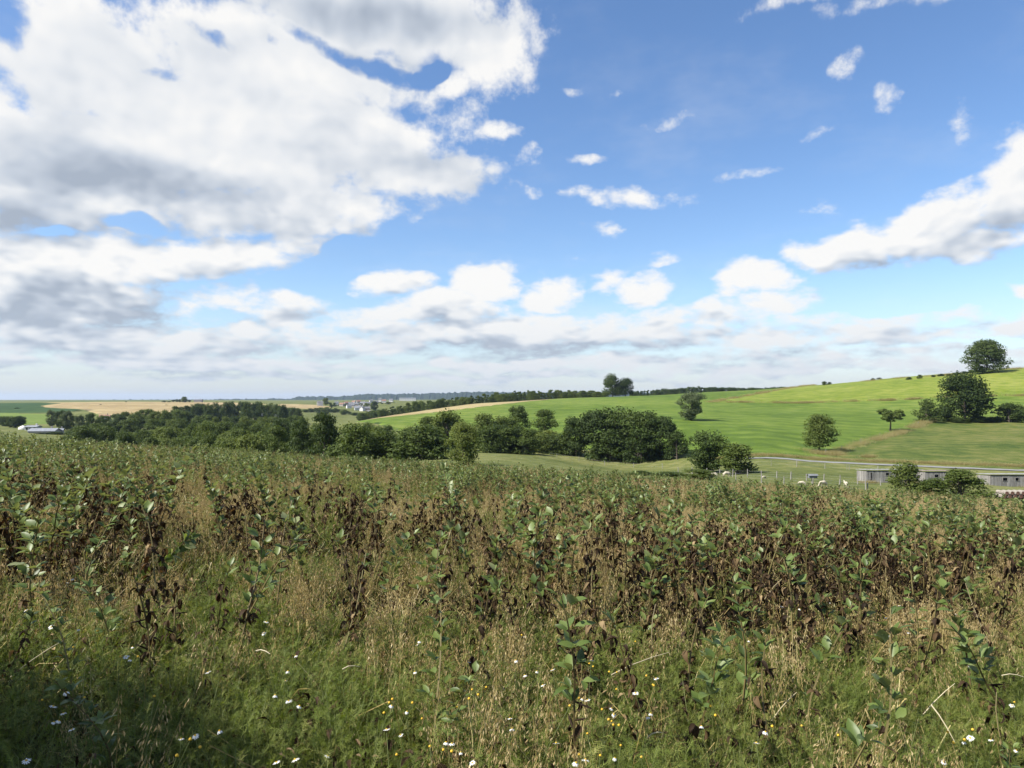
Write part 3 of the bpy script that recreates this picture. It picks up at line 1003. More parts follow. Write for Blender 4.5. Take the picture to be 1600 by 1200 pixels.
lin = lambda *pts: (lambda px: float(np.interp(px, [p[0] for p in pts], [p[1] for p in pts])))
DK = ('round_dark0', 'round_dark1', 'round_dark2', 'tall_dark0', 'tall_dark1')
MD = ('round_mid0', 'round_mid1', 'round_mid2', 'tall_mid0', 'tall_mid1')
wood(28, 272, 470, 560, 680, lin((272, 636), (330, 631), (400, 628), (470, 638)), 2.5, 13, 20, DK, 'dark tree along the skyline of the left valley wood', 'trees on the wood skyline')
wood(18, 165, 330, 420, 520, lin((165, 648), (240, 642), (330, 646)), 3.5, 14, 24, DK[:3] + MD, 'dark tree of the left valley wood below the grain field', 'trees below the grain field')
wood(20, 170, 480, 330, 430, lin((170, 660), (250, 654), (480, 652)), 4, 20, 32, DK[:2] + MD, 'tree deep inside the left valley wood', 'trees inside the left wood')
wood(18, 200, 480, 230, 300, lin((200, 672), (300, 664), (480, 660)), 5, 28, 42, MD + ('bush_light0', 'bush_light1', 'round_dark1'), 'mid-green tree at the front of the left valley wood', 'trees at the front of the left wood')
wood(12, 230, 450, 165, 205, lin((230, 686), (330, 678), (450, 674)), 5, 34, 52, MD + ('bush_light0', 'bush_light2'), 'bushy green tree just beyond the left field edge', 'bushy trees beyond the left field edge')
wood(6, 110, 200, 190, 240, lin((110, 672), (150, 664), (200, 674)), 3, 30, 44, DK, 'dark tree beyond the field edge right of the farm', 'dark trees right of the farm')
wood(6, 345, 410, 150, 165, lin((345, 690), (380, 684), (410, 680)), 3, 36, 50, ('bush_light0', 'bush_light1', 'bush_light2'), 'pale green bush peeping over the left field edge', 'pale bushes over the left field edge', 'field_edge_bush')
wood(8, -10, 38, 430, 480, lin((-10, 652), (38, 650)), 2, 12, 18, DK, 'dark tree left of the white farm buildings', 'trees left of the farm')
wood(9, 75, 160, 400, 470, lin((75, 643), (90, 641), (120, 648), (160, 648)), 3, 12, 22, ('round_dark0', 'round_mid1', 'tree_grey0', 'tall_dark0'), 'tree among the farm buildings', 'trees among the farm buildings')
wood(10, 60, 170, 330, 380, lin((60, 678), (110, 672), (170, 662)), 3, 14, 22, DK + MD[:1], 'dark tree in front of the farm yard', 'trees in front of the farm')
wood(8, 255, 300, 1300, 1400, lin((255, 627), (290, 623), (300, 627)), 1, 5, 8, DK, 'tiny dark tree on the grain field skyline', 'tiny trees on the grain skyline')
tree('hilltop_tree', 'tree_mid0', 288, 1330, 620, 9, 'tallest tiny tree on the grain field skyline', 'tree')
for (px, d, top, w) in [(27, 820, 637, 9), (157, 1000, 632.5, 4), (197, 1300, 627, 3), (260, 1000, 633, 4)]:
    tree('field_bush', 'bush_dark0', px, d, top, w, 'single dark bush out in the far left fields', 'bush', 'bushes in the far left fields')
wood(30, 455, 590, 1000, 1150, lin((455, 641), (510, 637), (545, 642), (575, 645), (590, 640)), 2, 8, 13, DK + MD[:2], 'tree in the hollow in front of the far village', 'trees before the village')
wood(26, 512, 615, 1190, 1600, lin((515, 630), (560, 632), (605, 629)), 2.0, 5, 10, DK + MD[:2], 'small dark tree among the village houses', 'trees among the village houses')
tree('village_tree', 'tree_mid1', 509, 1350, 621.5, 9, 'tree beside the pale block at the village edge', 'tree')
tree('village_tree', 'round_dark0', 585, 1200, 627, 11, 'rounded dark tree right of the village street', 'tree')
wood(16, 560, 600, 640, 800, lin((560, 646), (600, 640)), 2, 9, 14, MD + DK[:2], 'tree below the far village at the left end of the ridge row', 'trees below the village')
wood(105, 592, 948, 600, 720, lin((592, 641), (650, 629), (720, 622), (800, 612.5), (880, 611.5), (948, 612)), 2.6, 7, 17, ('cone_dark0', 'cone_dark1', 'round_mid0', 'round_mid2', 'tall_mid1', 'tall_mid0', 'tree_mid0'), 'small tree in the long row behind the stubble ridge', 'row of trees behind the stubble ridge', 'row_tree')
wood(75, 985, 1240, 880, 1000, lin((985, 612), (1040, 608), (1090, 604.5), (1160, 606.5), (1240, 605)), 1.2, 9, 18, ('round_dark0', 'tall_dark1', 'cone_dark0', 'round_dark2'), 'tiny dark tree in the wood line beyond the green skyline', 'wood line beyond the green skyline', 'row_tree')

# bushes by the sheds
for (nm, key, px, d, top, w, lb) in [
    ('elder_bush', 'bush_mid0', 1417, 97, 724, 54, 'green elder bush in front of the left sheds'),
    ('elder_bush', 'bush_mid2', 1455, 96, 748, 50, 'low middle bush in front of the sheds'),
    ('elder_bush', 'bush_mid1', 1503, 95, 736, 74, 'wide green bush in front of the right sheds')]:
    tree(nm, key, px, d, top, w, lb, 'bush')

# far wooded hills
def far_hills():
    mb = MB()
    n = 420
    rg = np.random.default_rng(5)
    rows = [(4300, 0.0), (4700, 0.55), (5200, 1.0), (6200, 0.9)]
    pxs = np.linspace(120, 1250, n)
    prof = np.interp(pxs, [120, 330, 455, 462, 500, 530, 560, 640, 700, 740, 800, 900, 1000, 1100, 1250],
                     [625.5, 624.5, 624, 621.5, 620.5, 621.5, 618.5, 617.5, 616.5, 614.5, 615.5, 614, 614.5, 616, 618])
    prof = prof - 2.4 * np.interp(pxs, [300, 460, 560, 800, 950], [0, 0.5, 1, 1, 0.4])
    prof = prof + (fbm(pxs / 7.0, pxs * 0, 9, 4) - 0.5) * 1.6
    vs = []
    for (d, u) in rows:
        for px, top in zip(pxs, prof):
            zt = EYE - (top - HOR) / FPX * 5200
            vs.append(((px - 800) / FPX * d, d, -25 + (zt + 25) * u + (rg.normal() * 2.5 if u > 0.3 else 0)))
    fs = [(r * n + i, r * n + i + 1, (r + 1) * n + i + 1, (r + 1) * n + i) for r in range(3) for i in range(n - 1)]
    mb.add(vs, fs)
    o = mb.obj('hills', plain_mat('far_forest', [(0.0, (0.012, 0.022, 0.014)), (1.0, (0.028, 0.042, 0.026))], 0.01, 6, 0.95))
    tag(o, kind='structure')
far_hills()

# ------------------------------------------------------------------ buildings far off
M['white_wall'] = plain_mat('white_render', [(0.0, (0.50, 0.49, 0.47)), (1.0, (0.62, 0.61, 0.59))], 0.5)
M['cream_wall'] = plain_mat('cream_render', [(0.0, (0.30, 0.27, 0.23)), (1.0, (0.40, 0.36, 0.31))], 0.5)
M['slate'] = plain_mat('slate_roof', [(0.0, (0.09, 0.095, 0.11)), (1.0, (0.17, 0.175, 0.19))], 1.0)
M['grey_sheet'] = plain_mat('grey_sheet_roof', [(0.0, (0.16, 0.175, 0.20)), (1.0, (0.23, 0.245, 0.275))], 0.8)
M['red_roof'] = plain_mat('brown_roof', [(0.0, (0.16, 0.09, 0.07)), (1.0, (0.26, 0.16, 0.12))], 1.0)
M['window_dark'] = plain_mat('dark_window', [(0.0, (0.015, 0.017, 0.02)), (1.0, (0.03, 0.033, 0.04))], 1.0, rough=0.25, spec=0.5)


def house(name, px, d, L, W, H, RH, rz, wall, roof, label, cat='house', group=None, windows=0):
    p = at(px, d)
    root = tag(empty(name, p, rz), label, cat, group)
    mb = MB()
    x, y = L / 2, W / 2
    mb.add([(-x, -y, -1), (x, -y, -1), (x, y, -1), (-x, y, -1), (-x, -y, H), (x, -y, H), (x, y, H), (-x, y, H), (-x, 0, H + RH), (x, 0, H + RH)],
           [(0, 1, 5, 4), (2, 3, 7, 6), (1, 2, 6, 9, 5), (3, 0, 4, 8, 7)])
    mb.obj('wall', wall, root)
    mb = MB()
    o, e = 0.35, 0.4
    k = RH / y
    for s in (-1, 1):
        a = [(-x - e, s * (y + o), H - o * k), (x + e, s * (y + o), H - o * k), (x + e, 0, H + RH + 0.02), (-x - e, 0, H + RH + 0.02)]
        b = [(q[0], q[1], q[2] + 0.22) for q in a]
        mb.add(a + b, [(0, 1, 2, 3), (4, 5, 6, 7), (0, 1, 5, 4), (1, 2, 6, 5), (2, 3, 7, 6), (3, 0, 4, 7)])
    r = mb.obj('roof', roof, root)
    mb = MB()
    mb.box((x * 0.5, 0.5, H + RH + 0.4), (0.7, 0.7, 1.6))
    mb.obj('chimney', wall, r)
    for i in range(windows):
        mb = MB()
        mb.box((-x + L * (i + 0.5) / windows, -y - 0.02, H * 0.55), (1.1, 0.08, 1.3))
        mb.obj('window', M['window_dark'], root)
    return root


VG = 'houses of the far village'
for k, (px, d, L, H, RH, rz, wl, rf, lb) in enumerate([
    (500, 1340, 16, 9, 1.2, 0.3, 'white_wall', 'slate', 'tall pale block standing apart at the left edge of the village'),
    (541, 1480, 13, 5, 3, 0.6, 'cream_wall', 'red_roof', 'brown-roofed house at the upper left of the village'),
    (548, 1420, 14, 5, 3, 0.2, 'white_wall', 'slate', 'white house at the left of the village street'),
    (553, 1560, 12, 5, 3, -0.4, 'white_wall', 'red_roof', 'small house at the top of the village street'),
    (556, 1380, 15, 5, 3, 0.1, 'cream_wall', 'slate', 'long cream house half way down the village street'),
    (560, 1600, 12, 5, 3.5, 0.5, 'cream_wall', 'red_roof', 'brown-roofed house on the village skyline'),
    (567, 1420, 16, 6, 3, -0.3, 'white_wall', 'slate', 'large slate-roofed house right of the village street'),
    (574, 1390, 18, 6, 3.2, 0.15, 'cream_wall', 'slate', 'widest slate-roofed house of the village'),
    (580, 1620, 12, 5, 3, 0.4, 'white_wall', 'slate', 'pale house at the right of the village skyline'),
    (594, 1640, 9, 7, 3.5, 0.0, 'white_wall', 'slate', 'narrow white gable far right of the village'),
    (558, 1210, 13, 5, 3, 0.3, 'white_wall', 'grey_sheet', 'grey-roofed white house at the foot of the village'),
    (566, 1180, 10, 6, 3, 1.2, 'white_wall', 'slate', 'brightest white gable at the foot of the village'),
    (574, 1190, 13, 5, 3, 0.2, 'cream_wall', 'slate', 'low house right of the white gable below the village'),
    (583, 1240, 11, 4, 2.6, 0.2, 'cream_wall', 'red_roof', 'lowest brown house at the right foot of the village'),
    (526, 1500, 12, 5, 3, 0.2, 'white_wall', 'slate', 'pale house between the standing-apart block and the village'),
    (534, 1380, 12, 5, 3, -0.2, 'cream_wall', 'red_roof', 'brown-roofed house at the left edge of the village'),
    (545, 1280, 12, 5, 3, 0.5, 'white_wall', 'slate', 'white house in the hollow left of the village street'),
    (551, 1330, 11, 5, 3, 0.0, 'cream_wall', 'slate', 'slate-roofed house left of the middle of the village'),
    (588, 1500, 12, 5, 3, 0.3, 'cream_wall', 'slate', 'slate-roofed house behind the rounded village tree'),
    (600, 1560, 13, 5, 3, 0.1, 'white_wall', 'red_roof', 'brown-roofed white house beyond the right end of the village'),
    (611, 1640, 13, 5, 3, -0.1, 'white_wall', 'slate', 'outlying pale house right of the village')]):
    house('village_house', px, d, L * 0.66, 6.5, H * 0.8, RH * 0.85, rz, M[wl], M[rf], lb, 'house', VG)
house('long_shed', 637, 1900, 42, 18, 6, 1.6, 0.1, M['white_wall'], M['grey_sheet'], 'long pale grey hall on the plain behind the tree row', 'hall')
# farm at the left
house('farmhouse', 52, 405, 6.2, 5, 2.0, 0.6, 0.05, M['white_wall'], M['grey_sheet'], 'low white farm building with dark windows at the far left', 'farm building', None, 3)
house('barn', 70, 372, 12.5, 7, 1.3, 1.2, 0.12, M['cream_wall'], M['grey_sheet'], 'long grey-roofed barn of the left farm', 'barn')
house('small_shed', 93, 378, 3.6, 3, 1.7, 0.7, 0.3, M['cream_wall'], M['grey_sheet'], 'small greenish-grey shed right of the long barn', 'shed')
house('farm_shed', 123, 400, 4, 4, 1.6, 0.8, 0.2, M['white_wall'], M['grey_sheet'], 'pale shed among the trees right of the farm', 'shed')
house('farm_hut', 164, 560, 7, 5, 2.8, 1.4, 0.3, M['cream_wall'], M['red_roof'], 'sunlit hut under the grain field', 'hut')
house('skyline_barn', 310, 1360, 14, 9, 3.5, 2, 0.1, M['cream_wall'], M['slate'], 'small pale barn on the grain field skyline', 'barn')
# white round-topped tent beside it
def tent():
    p = at(36, 412)
    root = tag(empty('marquee', p, 0.2), 'white peaked marquee left of the low white farm building', 'marquee')
    root.scale = (0.62, 0.62, 0.5)
    mb = MB(); n = 14; rings = [(0.0, 3.0), (2.0, 3.0), (3.0, 2.2), (4.0, 1.0), (4.8, 0.1)]
    vs = [(r * math.cos(6.2832 * k / n) * 1.3, r * math.sin(6.2832 * k / n), z) for z, r in rings for k in range(n)]
    mb.add(vs, [(i * n + k, i * n + (k + 1) % n, (i + 1) * n + (k + 1) % n, (i + 1) * n + k) for i in range(4) for k in range(n)])
    mb.obj('canopy', M['white_wall'], root, smooth=True)
    mb = MB(); mb.tube([(0, 0, 4.6), (0, 0, 5.2)], 0.05, 5)
    mb.obj('pole', M['grey_sheet'], root)
tent()
# church
def church():
    p = at(425, 640)
    root = tag(empty('church', p, 0.3), 'slate-roofed church with a thin spire sunk in the left wood', 'church')
    ztop = EYE - (640 - HOR) / FPX * 640 - p.z
    zr = EYE - (648.5 - HOR) / FPX * 640 - p.z
    mb = MB(); mb.box((-3, 0, zr / 2 - 1), (14, 7, zr))
    mb.obj('nave', M['cream_wall'], root)
    mb = MB(); mb.add([(-10.4, -4, zr - 1.6), (4.4, -4, zr - 1.6), (4.4, 4, zr - 1.6), (-10.4, 4, zr - 1.6), (-10.2, 0, zr + 1.6), (4.2, 0, zr + 1.6)], [(0, 1, 5, 4), (2, 3, 4, 5), (1, 2, 5), (3, 0, 4), (0, 3, 2, 1)])
    mb.obj('roof', M['grey_sheet'], root)
    tw = MB(); tw.box((4.5, 0, (zr + 1) / 2), (3, 3, zr + 1))
    t = tw.obj('tower', M['cream_wall'], root)
    sp = MB(); h = zr + 0.9
    sp.add([(2.9, -1.6, h), (6.1, -1.6, h), (6.1, 1.6, h), (2.9, 1.6, h), (4.5, 0, max(ztop, h + 4))], [(0, 1, 4), (1, 2, 4), (2, 3, 4), (3, 0, 4), (0, 3, 2, 1)])
    sp.obj('spire', M['slate'], t)
church()

# ------------------------------------------------------------------ the grey wooden sheds by the road
M['grey_wood'] = plain_mat('weathered_boards', [(0.0, (0.10, 0.095, 0.09)), (0.5, (0.215, 0.205, 0.19)), (1.0, (0.36, 0.345, 0.32))], 2.5, 6, 0.9, 0.3, 14, stretch=(6, 6, 0.5), tinted=0.5)
M['pale_sheet'] = plain_mat('pale_roof_sheet', [(0.0, (0.20, 0.205, 0.205)), (1.0, (0.30, 0.305, 0.305))], 1.5)
M['pinkish_sheet'] = plain_mat('rusty_roof_sheet', [(0.0, (0.19, 0.155, 0.14)), (1.0, (0.27, 0.225, 0.205))], 1.5)
M['post_wood'] = plain_mat('post_wood', [(0.0, (0.14, 0.13, 0.115)), (1.0, (0.34, 0.32, 0.29))], 5, 5, 0.9, 0.3, 16, stretch=(3, 3, 0.4))
M['wire'] = plain_mat('fence_wire', [(0.0, (0.18, 0.18, 0.18)), (1.0, (0.3, 0.3, 0.3))], 3, rough=0.5)


def plank_shed(px0, px1, d, h, holes, roof, label, rz=0.0):
    a, b = at(px0, d), at(px1, d)
    L = b.x - a.x
    zt = min(a.z, b.z)
    root = tag(empty('wooden_shed', ((a.x + b.x) / 2, d, zt), rz), label, 'shed', 'grey wooden sheds by the road')
    W = 3.2
    rg = random.Random(int(px0))
    mb = MB()
    bw = 0.16
    n = int(L / bw)
    for i in range(n):
        x = -L / 2 + (i + 0.5) * L / n
        segs = [(-0.25, h + rg.uniform(-0.03, 0.02))]
        for (hx, hz, hw, hh) in holes:
            if abs(x - (hx - 0.5) * L) < hw / 2:
                segs = [(-0.25, hz - hh / 2), (hz + hh / 2, h)]
        for (z0, z1) in segs:
            mb.box((x, -W / 2 + rg.uniform(-0.012, 0.012), (z0 + z1) / 2), (L / n * 0.93, 0.03, z1 - z0), 0, rg.random())
    for s in (-1, 1):
        m = int(W / bw)
        for i in range(m):
            y = -W / 2 + (i + 0.5) * W / m
            mb.box((s * L / 2, y, h / 2 - 0.1 - 0.1 * i / m), (0.03, W / m * 0.93, h + 0.2 - 0.2 * i / m), 0, rg.random())
    mb.box((0, W / 2, h / 2 - 0.2), (L, 0.04, h))
    o = mb.obj('plank_wall', M['grey_wood'], root)
    o['kind'] = 'stuff'
    mb = MB()
    M4 = Matrix.Translation((0, 0, h + 0.14)) @ Matrix.Rotation(-0.075, 4, 'X')
    mb.box((0, 0, 0), (L + 0.3, W + 0.3, 0.05), M=M4)
    for i in range(int(L / 0.9)):
        mb.box((0, 0, 0), (0.05, W + 0.3, 0.04), M=Matrix.Translation((-L / 2 + 0.45 + i * 0.9, 0, h + 0.19)) @ Matrix.Rotation(-0.075, 4, 'X'))
    mb.obj('roof', roof, root)
    for (hx, hz, hw, hh) in holes:
        mb = MB()
        cx = (hx - 0.5) * L
        for sx in (-1, 1): mb.box((cx + sx * hw / 2, -W / 2 - 0.03, hz), (0.06, 0.04, hh + 0.06))
        for sz in (-1, 1): mb.box((cx, -W / 2 - 0.034, hz + sz * hh / 2), (hw + 0.05, 0.04, 0.06))
        mb.obj('window_frame', M['grey_wood'], root)
    mb = MB(); mb.box((0, 0, -0.1), (L - 0.1, W - 0.1, 0.1)); mb.obj('floor_slab', M['soil'], root)
    return root


plank_shed(1346, 1432, 119, 1.85, [(0.09, 1.0, 0.3, 1.3), (0.38, 1.4, 0.6, 0.5), (0.62, 1.4, 0.45, 0.45)], M['pale_sheet'], 'grey plank shed left of the elder bushes, its left end free')
plank_shed(1437, 1494, 117, 1.8, [(0.30, 1.25, 0.7, 0.5), (0.58, 1.2, 0.75, 0.55)], M['pinkish_sheet'], 'middle plank shed with a pinkish roof half hidden by bushes')
plank_shed(1537, 1640, 116, 2.05, [(0.22, 1.5, 0.75, 0.55), (0.40, 1.5, 0.6, 0.55), (0.86, 1.5, 0.6, 0.55)], M['pale_sheet'], 'grey plank shed at the right edge with black window holes')


def fence(name, pts, h, label, wires=3, rr=0.06, thin=()):
    P = [at(px, d) for px, d in pts]
    root = tag(empty(name, P[0]), label, 'fence')
    rg = random.Random(len(pts))
    tops = []
    for i, p in enumerate(P):
        q = p - P[0]
        hh = h * rg.uniform(0.9, 1.12)
        lean = Vector((rg.uniform(-0.06, 0.06), rg.uniform(-0.05, 0.05), 0))
        r = rr * (0.5 if i in thin else rg.uniform(0.85, 1.2))
        mb = MB()
        mb.tube([q + Vector((0, 0, -0.3)), q + Vector((0, 0, hh * 0.5)) + lean * 0.5, q + Vector((0, 0, hh)) + lean, q + Vector((0, 0, hh + 0.02)) + lean], [r * 1.1, r, r * 0.92, r * 0.3], 7, cap=True)
        mb.obj('post', M['post_wood'], root)
        tops.append((q, lean, hh))
    for w in range(wires):
        mb = MB()
        for (q0, l0, h0), (q1, l1, h1) in zip(tops[:-1], tops[1:]):
            u = (w + 0.7) / wires * 0.95
            a = q0 + Vector((0, -rr, h * u)) + l0 * u; b = q1 + Vector((0, -rr, h * u)) + l1 * u
            mb.tube([a, a.lerp(b, 0.5) + Vector((0, 0, -0.02)), b], 0.006, 3)
        mb.obj('wire', M['wire'], root)
    return root


fence('pasture_fence', [(1060, 128), (1082, 124), (1104, 121), (1125, 119), (1145, 118), (1168, 118), (1190, 117), (1213.6, 116), (1235.6, 115.5), (1260.4, 115), (1287.4, 114.5), (1313, 114), (1340, 113.5), (1376, 112), (1410, 111)], 1.15, 'row of pale fence posts across the sheep pasture', 3, 0.075)
fence('near_fence', [(1150, 103), (1190, 102.5), (1225, 102), (1270, 101.5), (1311.6, 101), (1353, 100), (1356, 100.2)], 1.25, 'fence posts rising just behind the far edge of the beans', 3, 0.075)
fence('road_fence', [(1120, 150), (1160, 146), (1205, 143), (1245, 141), (1289, 139), (1323, 138), (1327, 138), (1372, 134)], 1.2, 'thin roadside fence behind the pasture', 2, 0.06, (1, 2, 5))
fence('belt_fence', [(760, 206), (800, 204), (842, 200), (870, 196), (905, 191), (945, 186), (990, 180), (1035, 174)], 1.2, 'fence along the foot of the tree belt', 2, 0.05)
fence('hill_fence', [(1290, 172), (1315, 184), (1345, 203), (1375, 225), (1405, 246), (1435, 270)], 1.25, 'fence in the dry grass strip between meadow and paddock', 2, 0.05)


def feeder():
    M['feeder'] = plain_mat('blue_grey_sheet', [(0.0, (0.11, 0.12, 0.13)), (1.0, (0.17, 0.18, 0.19))], 3)
    p = at(1269.5, 108)
    root = tag(empty('feed_trough', p, 0.0), 'small grey-blue roofed feeder on a post among the sheep', 'feeder')
    mb = MB()
    mb.box((0, 0, 1.05), (1.2, 0.6, 0.36))
    mb.obj('box', M['feeder'], root)
    mb = MB()
    for s in (-1, 1):
        mb.box((0, 0, 0), (1.45, 0.5, 0.04), M=Matrix.Translation((0, s * 0.22, 1.34)) @ Matrix.Rotation(-s * 0.5, 4, 'X'))
    mb.obj('roof', M['feeder'], root)
    for x in (-0.1, 0.1):
        mb = MB(); mb.tube([(x, 0, -0.3), (x, 0, 0.81)], 0.06, 6); mb.obj('leg', M['post_wood'], root)
feeder()

# log pile at the right edge
M['log_end'] = plain_mat('red_brown_log_end', [(0.0, (0.07, 0.035, 0.025)), (1.0, (0.20, 0.11, 0.08))], 6)
M['log_bark'] = plain_mat('pale_log_bark', [(0.0, (0.16, 0.14, 0.12)), (1.0, (0.32, 0.29, 0.25))], 4)
k = 0
for row in range(2):
    for i in range(6 - row):
        p = at(1562 + i * 8.5 + row * 4, 92.5)
        o = empty('log', (p.x, p.y, at(1562, 92.5).z + 0.30 + row * 0.42))
        tag(o, 'cut log with a red-brown end in the stack at the right field edge', 'log', 'stacked logs at the right field edge')
        mb = MB(); mb.tube([(0, -0.9, 0), (0, 0.9, 0.0)], 0.25, 9); mb.obj('bark', M['log_bark'], o)
        mb = MB(); mb.tube([(0, -0.905, 0), (0, -0.88, 0)], 0.235, 9, cap=True); mb.obj('cut_end', M['log_end'], o)
p = at(1583, 92.5)
mb = MB()
for s in (-1.4, 1.4): mb.box((s, 0, -0.2), (0.3, 1.6, 0.5))
tag(mb.obj('log_bearer', M['post_wood'], None, p), 'timber bearers under the log stack at the right field edge', 'timber')

# ------------------------------------------------------------------ sheep
M['wool'] = plain_mat('cream_wool', [(0.0, (0.32, 0.28, 0.21)), (1.0, (0.47, 0.43, 0.34))], 8, 4, 0.95, 0.6, 40)


def sheep_mesh(name, graze):
    V = [(0.42, 0, 0.62), (0.18, 0, 0.68), (-0.12, 0, 0.68), (-0.42, 0, 0.66), (0.58, 0, 0.66)]
    Rr = [(0.19, 0.21), (0.25, 0.25), (0.26, 0.26), (0.20, 0.22), (0.13, 0.14)]
    E = [(0, 1), (1, 2), (2, 3), (0, 4)]
    head = [(0.72, 0, 0.42), (0.80, 0, 0.20), (0.88, 0, 0.08)] if graze else [(0.72, 0, 0.82), (0.82, 0, 0.90), (0.97, 0, 0.84)]
    hr = [(0.09, 0.10), (0.085, 0.09), (0.045, 0.05)]
    prev = 4
    for v, r in zip(head, hr):
        V.append(v); Rr.append(r); E.append((prev, len(V) - 1)); prev = len(V) - 1
    hi = len(V) - 2
    for s in (-1, 1):                      # ears
        V.append((V[hi][0] - 0.03, s * 0.13, V[hi][2] + 0.05)); Rr.append((0.022, 0.03)); E.append((hi, len(V) - 1))
    for (root, x, back) in ((0, 0.40, 0.03), (3, -0.42, -0.04)):
        for s in (-1, 1):
            a = len(V)
            V += [(x, s * 0.13, 0.42), (x + back, s * 0.13, 0.24), (x, s * 0.13, 0.02)]
            Rr += [(0.075, 0.075), (0.042, 0.042), (0.036, 0.036)]
            E += [(root, a), (a, a + 1), (a + 1, a + 2)]
    V.append((-0.58, 0, 0.52)); Rr.append((0.035, 0.035)); E.append((3, len(V) - 1))
    me = bpy.data.meshes.new(name)
    me.from_pydata(V, E, [])
    me.materials.append(M['wool'])
    o = bpy.data.objects.new(name, me)
    COL.objects.link(o)
    sk = o.modifiers.new('skin', 'SKIN')
    for i, r in enumerate(Rr):
        me.skin_vertices[0].data[i].radius = r
        me.skin_vertices[0].data[i].use_root = (i == 1)
    sk.use_smooth_shade = True
    ss = o.modifiers.new('sub', 'SUBSURF'); ss.levels = 2; ss.render_levels = 2
    return o


flock = [(1134.5, 117, 0.1, True, 1.0, 'grazing sheep between the two fence posts under the thorn trees'), (1117, 116.5, 2.6, True, 0.85, 'half hidden sheep beside the thorn tree at the fence'),
         (1193, 114, 0.3, True, 0.55, 'small lamb lying out in the middle of the pasture'), (1254, 102, 2.8, True, 0.8, 'sheep half hidden behind the beans left of the roofed feeder'),
         (1287, 103.5, 3.4, True, 1.05, 'largest sheep right of the roofed feeder'), (1322, 104.5, 1.45, False, 1.0, 'sheep seen end-on between two fence posts')]
src = {}
for (px, d, rz, g, s, lb) in flock:
    if g not in src:
        o = src[g] = sheep_mesh('sheep', g)
    else:
        o = src[g].copy(); COL.objects.link(o)
    o.location = at(px, d); o.rotation_euler = (0, 0, rz); o.scale = (s, s, s)
    tag(o, lb, 'sheep', 'sheep in the pasture')

# ------------------------------------------------------------------ plants of the bean field
M['bean_leaf'] = leaf_mat('bean_leaf', [(0.0, (0.042, 0.068, 0.015)), (0.45, (0.092, 0.138, 0.029)), (0.8, (0.15, 0.20, 0.052)), (1.0, (0.27, 0.29, 0.15))], 0.38, 0.46, (0.18, 0.205, 0.11), 0, 0.45)
M['bean_dry'] = leaf_mat('withered_bean_leaf', [(0.0, (0.016, 0.010, 0.006)), (0.45, (0.044, 0.027, 0.013)), (0.76, (0.115, 0.076, 0.036)), (1.0, (0.36, 0.27, 0.145))], 0.2, 0.7, None, 0, 0.15, (1.25, 0.9, 0.45))
M['bean_stem'] = leaf_mat('bean_stem', [(0.0, (0.05, 0.035, 0.015)), (0.5, (0.11, 0.085, 0.03)), (1.0, (0.17, 0.17, 0.06))], 0.0, 0.6)
M['oat'] = leaf_mat('ripe_oat', [(0.0, (0.28, 0.20, 0.085)), (0.5, (0.44, 0.345, 0.17)), (1.0, (0.60, 0.50, 0.29))], 0.35, 0.5, None, 0, 0.35, (1.1, 1.0, 0.7))
M['oat_stalk'] = leaf_mat('oat_stalk', [(0.0, (0.20, 0.14, 0.045)), (0.5, (0.30, 0.235, 0.085)), (1.0, (0.40, 0.35, 0.16))], 0.15, 0.5)
M['weed'] = leaf_mat('mayweed_leaf', [(0.0, (0.075, 0.108, 0.016)), (0.5, (0.135, 0.175, 0.031)), (1.0, (0.27, 0.265, 0.075))], 0.4, 0.55, None, 0, 0.25, (1.1, 1.15, 0.45), 0.5)
M['grass_blade'] = leaf_mat('grass_blade', [(0.0, (0.065, 0.095, 0.018)), (0.5, (0.125, 0.155, 0.035)), (1.0, (0.30, 0.265, 0.11))], 0.4, 0.5)
M['dry_grass'] = leaf_mat('dry_grass', [(0.0, (0.20, 0.165, 0.065)), (0.5, (0.30, 0.26, 0.115)), (1.0, (0.40, 0.36, 0.19))], 0.45, 0.6)
M['petal'] = leaf_mat('white_petal', [(0.0, (0.72, 0.72, 0.68)), (1.0, (0.84, 0.84, 0.82))], 0.3, 0.6, None, 0, 0.2, (1, 1, 1))
M['disc'] = leaf_mat('yellow_disc', [(0.0, (0.42, 0.24, 0.02)), (0.6, (0.60, 0.38, 0.03)), (1.0, (0.50, 0.28, 0.06))], 0.05, 0.7)
M['flower_stem'] = leaf_mat('flower_stem', [(0.0, (0.07, 0.10, 0.025)), (1.0, (0.14, 0.16, 0.05))], 0.1, 0.6)
M['straw'] = leaf_mat('pale_straw', [(0.0, (0.40, 0.33, 0.19)), (1.0, (0.58, 0.52, 0.36))], 0.1, 0.6)


def leaf_verts(L, W, bend, fold, twist=0.0, crumple=0.0, rg=random):
    """a pointed oval blade along +Y, folded along its rib and bent along its length: 15 points, 8 quads"""
    ts = (0.0, 0.22, 0.5, 0.78, 1.0)
    ws = (0.08, 0.78, 1.0, 0.66, 0.04)
    vs = []
    y = z = 0.0
    ang = 0.0
    for i, t in enumerate(ts):
        if i:
            dl = (ts[i] - ts[i - 1]) * L
            ang += bend / 4
            y += dl * math.cos(ang); z -= dl * math.sin(ang)
        w = ws[i] * W / 2
        tw = twist * t
        for s in (-1, 0, 1):
            dx = s * w * math.cos(fold); dz = abs(s) * w * math.sin(fold)
            dx, dz = dx * math.cos(tw) - dz * math.sin(tw), dx * math.sin(tw) + dz * math.cos(tw)
            c = crumple * L
            vs.append(Vector((dx + rg.uniform(-c, c), y + rg.uniform(-c, c), z + dz + rg.uniform(-c, c))))
    return vs


LEAF_F = [(i * 3 + k, i * 3 + k + 1, (i + 1) * 3 + k + 1, (i + 1) * 3 + k) for i in range(4) for k in range(2)]


